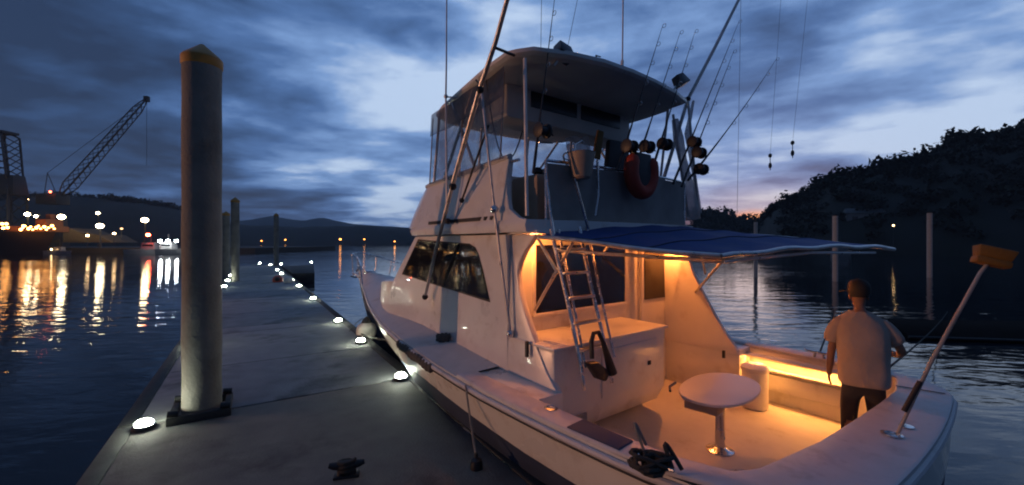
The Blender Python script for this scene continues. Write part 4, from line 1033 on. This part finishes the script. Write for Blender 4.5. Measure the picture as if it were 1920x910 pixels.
# dark strap and bag hanging on the ladder
sp_ = on_boat('black_strap', (1.8, 1.2, 1.3), 0, 'black bag with a thick strap hung over the ladder rung', 'bag')
M_i = (Matrix.Translation((1.8, 1.2, 1.3))).inverted()
def relp(px, py, x): return M_i @ L(px, py, x=x)
MB().tube([relp(1110, 672, 1.80), relp(1109, 640, 1.80), relp(1113, 625, 1.80), relp(1122, 623, 1.80), relp(1130, 640, 1.80), relp(1140, 672, 1.80), relp(1148, 700, 1.80)], [.022, .022, .02, .02, .022, .036, .05], 10).build('strap', 'black_rubber', sp_)
bg_ = [relp(1105, 682, 1.79), relp(1124, 680, 1.79), relp(1146, 698, 1.79), relp(1138, 717, 1.79), relp(1124, 712, 1.79)]
MB().prism(bg_, [Vector(v) + Vector((.09, 0, 0)) for v in bg_]).build('pouch', 'black_rubber', sp_, bevel=.02)
# rods in the rocket launcher
def rod(name, butt, tip, x0, x1, lab, reel=None, bend_=0.0, thin=.006):
    a_ = L(*butt, x=x0); b_ = L(*tip, x=x1)
    r_ = on_boat(name, a_, 0, lab, 'fishing rod', 'fishing rods in the flybridge rod holders')
    b_ = b_ - a_; n_ = 14
    mid = b_ * .5 + Vector((0, 0, bend_))
    P_ = bez((0, 0, 0), mid, b_, n_)
    MB().tube(P_[:5], [.017, .017, .015, .013, .011], 8).build('grip', 'rod_black', r_)
    MB().tube(P_[4:], [.010 - (.010 - thin * .5) * i / 10 for i in range(n_ - 3)], 6).build('blank', 'rod_black', r_)
    g_ = MB()
    for k in (6, 8, 10, 12, 14): g_.tube([P_[k] + Vector((-.028, 0, 0)) + Vector((.026 * math.cos(t), 0, .026 * math.sin(t))) for t in [j * math.pi / 4 for j in range(9)]], .004, 5)
    g_.build('guide_rings', 'steel', r_)
    if reel:
        c_ = P_[reel]; q_ = Matrix.Rotation(R(90), 3, 'X')
        MB().lathe([(.06, -.075), (.078, -.068), (.078, -.05), (.05, -.045), (.05, .045), (.078, .05), (.078, .068), (.06, .075)], c_ + Vector((-.07, 0, 0)), 18, rot=q_).tube([c_ + Vector((-.07, -.06, 0)), c_ + Vector((-.07, -.10, 0)), c_ + Vector((-.12, -.10, -.05))], .008, 6).build('reel', 'rod_black', r_)
    return r_
rod('fishing_rod', (1158, 320), (1242, 50), 2.25, 2.35, 'fishing rod standing leftmost of the starboard group', 2)
rod('fishing_rod', (1190, 320), (1275, 62), 2.25, 2.45, 'second fishing rod from the left of the starboard group', 2)
rod('fishing_rod', (1224, 315), (1303, 60), 2.25, 2.5, 'third rod, leaning between the floodlight and the second rod', 2)
rod('fishing_rod', (1262, 345), (1385, 42), 2.3, 2.4, 'rod just right of the starboard outrigger', 3)
rod('fishing_rod', (1278, 350), (1375, 98), 2.2, 2.3, 'shorter ringed rod with its reel right of the outrigger', 3)
rod('fishing_rod', (1290, 338), (1455, 112), 2.2, 2.3, 'outermost rod bending far to the right', 1, -.12)
rod('fishing_rod', (1000, 325), (1042, -20), 2.5, 2.55, 'lone rod on the port side in front of the dark screens', 3)
# horseshoe life ring
lp = L(1203, 322, x=2.2)
lr = on_boat('horseshoe_buoy', lp, 0, 'orange horseshoe life buoy hung on the flybridge aft rail', 'life buoy')
pts_ = []
for k in range(21):
    a_ = R(140 + 260 * k / 20); pts_.append((0, -.20 * math.cos(a_) * 1.0, .25 * math.sin(a_)))
MB().tube(pts_, [.06] + [.088] * 19 + [.06], 12).build('ring', 'ring_orange', lr)
MB().box((.02, 0, -.0), (.13, .30, .44)).build('pouch', 'crane_steel', lr, bevel=.03)
# bucket hung on the aft rail
hc = L(1091, 336, x=2.30)
ch = on_boat('hanging_bucket', hc, R(10), 'tan bucket with a plastic sheet in it hung on the flybridge rail', 'bucket')
MB().lathe([(.075, 0), (.10, .02), (.125, .15), (.145, .28), (.15, .285), (.135, .28), (.115, .15), (.07, .03), (.002, .03)], seg=22).build('bucket_body', 'vinyl_tan', ch)
MB().tube([(0, -.145, .27), (0, -.12, .36), (0, 0, .42), (0, .12, .36), (0, .145, .27)], .006, 6).build('bucket_handle', 'steel', ch)
MB().grid([[(-.05 + .06 * k, -.14 + .06 * k + .03 * j_, .16 + .10 * j_ + .03 * math.sin(k * 3 + j_)) for k in range(4)] for j_ in range(4)]).build('plastic_sheet', 'valance_vinyl', ch, smooth=60)
# helm chair and cooler inside the flybridge
hp_ = L(1148, 300, x=3.15)
hcq = on_boat('helm_chair', (3.15, hp_.y, 2.99), R(-6), 'dark high backed helm chair behind the yellow cloth on the flybridge', 'chair')
MB().tube([(0, 0, 0), (0, 0, .5)], .045, 12).lathe([(.2, 0), (.18, .02), (.05, .04)], seg=18).build('pedestal', 'steel', hcq)
MB().box((.16, 0, .55), (.46, .48, .1)).build('seat', 'dark_panel', hcq, bevel=.03)
MB().box((-.08, 0, .92), (.10, .42, .62), rot=Matrix.Rotation(R(-8), 3, 'Y')).build('backrest', 'dark_panel', hcq, bevel=.04)
cq = L(1030, 305, x=3.2)
cqo = on_boat('gear_bag', (3.2, cq.y, 2.99), R(12), 'dark gear bag piled with tackle at the port side of the flybridge', 'bag')
MB().box((0, 0, .32), (.4, .5, .64), top=.85).build('bag_body', 'black_rubber', cqo, bevel=.05)
for k in range(5): MB().ball((.05 * math.sin(k * 2.1), -.2 + .1 * k, .68 + .04 * math.sin(k * 4)), .07, 10, (1, 1, .8)).build('tackle', 'cover_grey' if k % 2 else 'rod_black', cqo)
MB().tube([L(1010, 268, x=3.3) - Vector((3.2, cq.y, 2.99)), L(1042, 268, x=3.3) - Vector((3.2, cq.y, 2.99))], .012, 8).build('spreader', 'aluminium', cqo)
# yellow cover folded by the chair
yp = [L(1122, 243, x=2.95), L(1133, 247, x=2.95), L(1126, 300, x=2.95), L(1112, 296, x=2.95)]
y0 = yp[3]; yo = on_boat('yellow_flag', y0, 0, 'yellow cloth strip hanging beside the helm chair', 'cloth')
yA = [v - y0 for v in yp]
MB().prism(yA, [v + Vector((.03, 0, 0)) for v in yA]).build('cloth', 'yellow', yo, bevel=.008)
# deck brush in the transom rod holder
q1 = L(1672, 812, z=1.35); 
bq = on_boat('deck_brush', q1, 0, 'long handled deck brush with a yellow head standing on the transom corner', 'brush')
tipb = bw(q1); dtop = 2.95
wtop = world(1838, 512, dtop); inv = (Matrix.Translation(bw(q1)) @ Matrix.Rotation(BR, 4, 'Z')).inverted()
T_ = inv @ wtop
hd0 = inv @ world(1850, 497, dtop)
MB().tube([(0, 0, -.1), T_ * .45, T_, hd0], [.011, .013, .012, .012], 10).build('handle', 'handle_dull', bq)
MB().tube([T_ * .14, T_ * .33], .017, 10).build('grip', 'black_rubber', bq)
wx = inv.to_3x3() @ Vector((1, 0, 0)); hd = inv @ world(1858, 492, dtop)
rotb = Matrix.Rotation(-BR, 3, 'Z') @ Matrix.Rotation(R(18), 3, 'Y') @ Matrix.Rotation(R(-25), 3, 'Z')
MB().box(hd, (.19, .10, .05), rot=rotb).build('brush_head', 'yellow', bq, bevel=.015)
MB().box(hd + rotb @ Vector((0, 0, .062)), (.17, .09, .08), rot=rotb, top=1.2).build('bristles', 'yellow', bq, bevel=.008)

# ropes
def rope(name, pts, r_, mm, lab, cat='rope', group=None):
    o_ = MB().tube([Vector(p) for p in pts], r_, 8).build(name, mm); tag(o_, lab, cat, group); return rebase(o_)
cmw = bw((cm.x, cm.y, 1.47))
dk1 = onz(640, 625, ZD + .03); dk1 = dw((X1 - .12, (DM.inverted() @ dk1).y, ZD + .02))
rope('mooring_line', sag(cmw, dk1, .12), .014, 'rope_dark', 'dark mooring line from the dock edge to the side deck cleat')
kn = [cmw + Vector((.085 * math.cos(t * 1.3), .07 * math.sin(t * 1.3), .035 * math.sin(t * 2.1))) for t in range(26)] + [cmw + Vector((-.05, -.10, -.10)), cmw + Vector((-.12, -.26, -.20)), cmw + Vector((-.14, -.30, -.45))]
rope('rope_tail', kn, .024, 'rope_mid', 'knotted rope coiled round the side deck cleat with its tail over the hull')
# chafe guard on the rub rail
x0_, x1_ = L(785, 632, y=1.78).x, L(835, 672, y=1.95).x
x1_ = 3.6; x0_ = 4.75
cg = MB()
for i in range(13):
    x = x1_ + (x0_ - x1_) * i / 12
    cg.ball((x, hb(x) + .03, sh(x) - .07 + .01 * math.sin(i * 5)), .055, 8, (1.0, .7, 1.1))
cgo = cg.build('chafe_rope', 'rope_mid'); cgo.matrix_world = BM; cgo.data.transform(BM); cgo.matrix_world = Matrix.Identity(4); tag(rebase(cgo), 'thick dark chafe rope lying along the rub rail', 'rope')
# fender line down the port side and black fender
fA = bw((2.75, hb(2.75) + .04, sh(2.75))); fB = onz(893, 858, ZD + .1)
rope('fender_line', sag(fA, fB, .02), .010, 'rope_pale', 'thin pale line dropping from the gunwale to the dock fender')
fd_ = empty('black_fender', (fB.x, fB.y, ZD - .1), 0, 'small dark fender at the dock edge under the thin line', 'fender')
MB().lathe([(.02, 0), (.05, .02), (.06, .06), (.06, .14), (.05, .18), (.02, .20)], seg=18).build('body', 'black_rubber', fd_)
MB().lathe([(.015, .20), (.02, .22), (.016, .24), (.003, .245)], seg=12).build('eye', 'rope_dark', fd_)
# rope heap on the port aft cleat
rl_ = L(1222, 880, z=1.36); pc = bw((rl_.x, rl_.y, 1.36)); rnd = random.Random(5)
hp = []
for k in [q_ * .5 for q_ in range(150)]:
    a_ = k * .75; rr_ = .065 + .035 * math.sin(k * .37); rr_ += .02 * math.sin(k * 2.3); hp.append(pc + Vector((rr_ * math.cos(a_) * 1.2, rr_ * math.sin(a_), 0.015 + .0014 * k * (.6 + .4 * math.sin(k * .9)))))
hp += bez(hp[-1], pc + Vector((.02, .02, .30)), pc + Vector((.16, -.06, .03)), 8)
rope('coiled_rope', hp, .013, 'rope_dark', 'heap of dark rope piled on the port aft cleat at the bottom edge')
lpp = bez(pc + Vector((-.05, 0, .12)), pc + Vector((-.16, .02, .42)), pc + Vector((-.03, .02, .14)), 12)
rope('rope_loop', lpp, .009, 'rope_pale', 'pale upright rope loop sticking out of the dark rope heap')
# starboard mooring lines to the water-side piles
cs = bw((.95, -1.82, 1.40)); far = world(1566, 556, 25)
rope('mooring_line', sag(cs, far, .25), .012, 'rope_dark', 'dark line running from the starboard cleat towards the middle right pile')
cs2 = bw((.30, -1.55, 1.38)); far2 = world(1790, 560, 24)
rope('mooring_line', sag(cs2, far2, .25), .012, 'rope_dark', 'dark line running off the starboard quarter behind the man')

# ---------------------------------------------------------------- the man in the cockpit
def skin_mesh(name, V, E, Rr, material, parent, lev=2, root=0):
    me = bpy.data.meshes.new(name); me.from_pydata(V, E, []); me.update()
    o_ = bpy.data.objects.new(name, me); col.objects.link(o_)
    md = o_.modifiers.new('skin', 'SKIN'); md.use_smooth_shade = True
    if not me.skin_vertices: 
        pass
    lay = me.skin_vertices[0].data if me.skin_vertices else None
    if lay is None:
        bpy.context.view_layer.objects.active = o_
        me.attributes
    for i, r_ in enumerate(Rr):
        rr_ = r_ if isinstance(r_, tuple) else (r_, r_)
        lay[i].radius = rr_; lay[i].use_root = (i == root)
    sd = o_.modifiers.new('sub', 'SUBSURF'); sd.levels = sd.render_levels = lev
    dg = bpy.context.evaluated_depsgraph_get(); ev = o_.evaluated_get(dg)
    nm = bpy.data.meshes.new_from_object(ev); bpy.data.objects.remove(o_)
    nm.materials.clear(); nm.materials.append(MATS[material])
    for p in nm.polygons: p.use_smooth = True
    o2 = bpy.data.objects.new(name, nm); col.objects.link(o2); o2.parent = parent
    return o2
pm = onz(1618, 862, .65)
man = empty('person', (pm.x, pm.y, .652), R(-30), 'person seen from behind in a grey T-shirt, dark trousers and a dark cap', 'person')
man.scale = (.87, .9, .985)
# frame: +X his right, +Y ahead of him, z up
Vb = []; Eb = []; Rb = []
def bone(pts, start=None):
    idx = []
    for i, (p, r_) in enumerate(pts):
        Vb.append(p); Rb.append(r_); k = len(Vb) - 1
        if i == 0 and start is not None: Eb.append((start, k))
        if i > 0: Eb.append((idx[-1], k))
        idx.append(k)
    return idx
sp = bone([((0, -.02, .86), (.15, .11)), ((0, .0, 1.02), (.15, .11)), ((0, .04, 1.20), (.16, .12)), ((0, .10, 1.34), (.13, .10)), ((0, .14, 1.42), (.055, .055)), ((0, .18, 1.49), (.055, .06)), ((0, .20, 1.56), (.077, .095)), ((0, .20, 1.63), (.075, .09)), ((0, .195, 1.675), (.045, .05))])
for sg in (-1, 1):
    bone([((sg * .10, -.01, .78), .095), ((sg * .12, .01, .48), .062), ((sg * .13, -.03, .28), .056), ((sg * .135, -.03, .08), .036), ((sg * .14, .0, .04), .04), ((sg * .15, .13, .03), (.035, .025))], sp[0])
hands = []
ar = bone([((-.16, .10, 1.32), .05), ((-.225, .09, 1.25), .048), ((-.27, .05, 1.06), .042), ((-.285, .08, .88), .036), ((-.285, .12, .80), .029), ((-.285, .13, .745), (.032, .022))], sp[3])
bone([((-.305, .14, .70), (.030, .014)), ((-.305, .145, .69), .010)], ar[-1]) if False else None
al_ = bone([((.16, .10, 1.32), .05), ((.25, .09, 1.25), .048), ((.34, .04, 1.08), .043), ((.33, .20, 1.02), .034), ((.27, .32, 1.03), .027), ((.245, .37, 1.035), (.022, .030))], sp[3])
body = skin_mesh('body', Vb, Eb, Rb, 'skin', man)
# fingers: separate chains rooted in the palms, joined into the body mesh
def fingers(palm, dirv, side, nrm, mir):
    obs = []
    for k, (off, ln_f) in enumerate(((-.024, .062), (-.008, .070), (.008, .066), (.022, .052))):
        p0 = Vector(palm) + Vector(side) * off; d = Vector(dirv); c_ = Vector(nrm)
        V_ = [p0, p0 + d * .025, p0 + d * (.025 + ln_f * .45) + c_ * .006, p0 + d * (.025 + ln_f * .75) + c_ * .018, p0 + d * (.025 + ln_f * .9) + c_ * .030]
        obs.append(skin_mesh('finger', [tuple(v) for v in V_], [(0, 1), (1, 2), (2, 3), (3, 4)], [.010, .0095, .009, .008, .006], 'skin', man, 1))
    p0 = Vector(palm) - Vector(dirv) * .02 + Vector(side) * (-.022) ; d = (Vector(dirv) * .7 - Vector(side) * .7)
    V_ = [p0, p0 + d * .03, p0 + d * .055 + Vector(nrm) * .008, p0 + d * .075 + Vector(nrm) * .014]
    obs.append(skin_mesh('finger', [tuple(v) for v in V_], [(0, 1), (1, 2), (2, 3)], [.012, .011, .010, .007], 'skin', man, 1))
    return obs
obs = fingers((-.285, .13, .745), (0, .08, -1), (0, -1, 0), (.9, .1, 0), 1) + fingers((.245, .37, 1.035), (-.5, .86, .05), (0, 0, -1), (-.86, -.5, 0), -1)
import bmesh
bm = bmesh.new(); bm.from_mesh(body.data)
for o_ in obs: bm.from_mesh(o_.data)
# face: ears and nose as part of the same mesh
fx = MB().ball((-.082, .195, 1.575), .026, 10, (.45, .8, 1.2)).ball((.082, .195, 1.575), .026, 10, (.45, .8, 1.2)).ball((0, .30, 1.565), .018, 10, (.8, 1.2, 1.2)).ball((0, .287, 1.52), .02, 10, (1.3, .5, .5))
fo_ = fx.build('ears', 'skin', man); bm.from_mesh(fo_.data); bpy.data.objects.remove(fo_)
bm.to_mesh(body.data); bm.free()
for o_ in obs: bpy.data.objects.remove(o_)
for p in body.data.polygons: p.use_smooth = True
for sg in (-1, 1): MB().ball((sg * .032, .281, 1.585), .012, 8).build('eye', 'buoy_white', man)
# clothes
sm = MB(); rows = []
for z_, a_, b_, yc_ in ((.745, .205, .155, -.03), (.76, .222, .170, -.03), (.84, .228, .178, -.03), (.95, .226, .176, -.02), (1.06, .232, .176, .0), (1.17, .242, .172, .03), (1.27, .242, .158, .06), (1.33, .232, .142, .085), (1.375, .196, .122, .10), (1.41, .140, .102, .115), (1.44, .085, .080, .13), (1.435, .065, .065, .13)):
    rows.append([(a_ * math.copysign(abs(math.cos(t)) ** .85, math.cos(t)) + .006 * math.sin(5 * t + z_ * 20), yc_ + b_ * math.copysign(abs(math.sin(t)) ** .85, math.sin(t)) + .007 * math.sin(7 * t + z_ * 31) + .018 * noise.noise(Vector((math.cos(t) * 2.2, math.sin(t) * 2.2, z_ * 7))), z_ + .006 * math.sin(3 * t)) for t in [k * math.pi / 16 for k in range(32)]])
sm.grid(rows, close=True)
for sg in (-1, 1):
    e_ = ((-.20, .09, 1.29), (-.255, .08, 1.20), (-.285, .06, 1.10)) if sg < 0 else ((.20, .09, 1.29), (.275, .08, 1.21), (.325, .055, 1.13))
    sm.tube([(sg * .12, .10, 1.32)] + list(e_), [.088, .094, .085, .080], 18)
sm.build('t_shirt', 'shirt', man, smooth=80, sub=1)
tro = skin_mesh('trousers', [(0, -.02, .90), (0, -.01, .80), (-.10, 0, .70), (-.12, .02, .46), (-.13, -.02, .14), (.10, 0, .70), (.12, .02, .46), (.13, -.02, .14)],
          [(0, 1), (1, 2), (2, 3), (3, 4), (1, 5), (5, 6), (6, 7)], [(.185, .145), (.17, .145), .108, .085, .07, .108, .085, .07], 'trousers', man, 2)
MB().lathe([(.092, -.03), (.096, .02), (.088, .06), (.06, .09), (.02, .104), (.002, .106)], (0, .19, 1.61), 22, sx=.96, sy=1.12).build('hair', 'hair', man)
M_ = Matrix.Rotation(R(55), 3, 'Z')
cpm = MB().lathe([(.106, -.02), (.110, .03), (.102, .075), (.075, .112), (.028, .130), (.002, .133)], (0, .19, 1.628), 24, sx=.98, sy=1.12)
cpm.add([Vector((0, .19, 1.632)) + M_ @ Vector((x, y_, z_)) for x, y_, z_ in ((-.085, .06, 0), (-.075, .14, -.01), (-.04, .185, -.02), (0, .195, -.022), (.04, .185, -.02), (.075, .14, -.01), (.085, .06, 0), (-.085, .06, .012), (-.075, .14, .002), (-.04, .185, -.008), (0, .195, -.010), (.04, .185, -.008), (.075, .14, .002), (.085, .06, .012))], [(0, 1, 2, 3, 4, 5, 6), (7, 8, 9, 10, 11, 12, 13)] + [(i, i + 1, i + 8, i + 7) for i in range(6)])
cpm.build('cap', 'hair', man)
for sg in (-1, 1): MB().ball((sg * .145, .05, .035), .05, 12, (.9, 2.3, .75)).build('shoe', 'black_rubber', man)

# ---------------------------------------------------------------- floodlight on the breakwater to the left of and behind the viewer (lights the boat side)
FL = Vector((-50, -3.0, 0))
bwk = MB().box((FL.x - 7, FL.y - 18, .2), (16, 44, 1.6)).build('breakwater', 'quay'); tag(bwk, kind='structure')
lpst = empty('floodlight_mast', (FL.x, FL.y, 1.0), 0, 'floodlight mast on the breakwater beyond the left edge, aimed at the boat', 'floodlight', 'floodlight masts on the quay')
MB().tube([(0, 0, 0), (0, 0, 2.2)], [.12, .08], 14).box((0, 0, .03), (.5, .5, .06)).build('mast', 'aluminium', lpst)
MB().box((0, 0, 2.35), (.5, .35, .4), rot=Matrix.Rotation(R(-80), 3, 'Z')).build('lamp_housing', 'dark_panel', lpst, bevel=.03)
MB().lathe([(.16, 0), (.15, .03), (.002, .05)], (.30, .06, 2.35), 16, rot=Vector((1, .15, 0)).to_track_quat('Z', 'Y').to_matrix()).build('lamp_lens', 'em_flood', lpst)
lw = bpy.data.lights.new('lamp_light', 'SPOT'); lw.energy = 27000; lw.color = (1, .45, .23); lw.shadow_soft_size = .25; lw.spot_size = R(38); lw.spot_blend = .6
lo_ = bpy.data.objects.new('lamp_light', lw); col.objects.link(lo_); lo_.parent = lpst
lo_.location = (.45, .07, 2.35); aim = bw((4.2, .9, 2.6)) - (FL + Vector((.45, .07, 3.35))); lo_.rotation_euler = aim.to_track_quat('-Z', 'Y').to_euler()

# ---------------------------------------------------------------- air
hz = MB().box((0, 775, 36.5), (4000, 2050, 77)).build('haze', smooth=False); tag(hz, kind='stuff')
hm_ = bpy.data.materials.new('haze'); hm_.use_nodes = True; t = hm_.node_tree; t.nodes.clear(); q = G(t)
pv = q.n('ShaderNodeVolumePrincipled'); pv.inputs['Density'].default_value = .0003; pv.inputs['Color'].default_value = (.82, .86, .92, 1)
oo = q.n('ShaderNodeOutputMaterial'); q.l(pv.outputs[0], oo.inputs['Volume']); hz.data.materials.append(hm_)
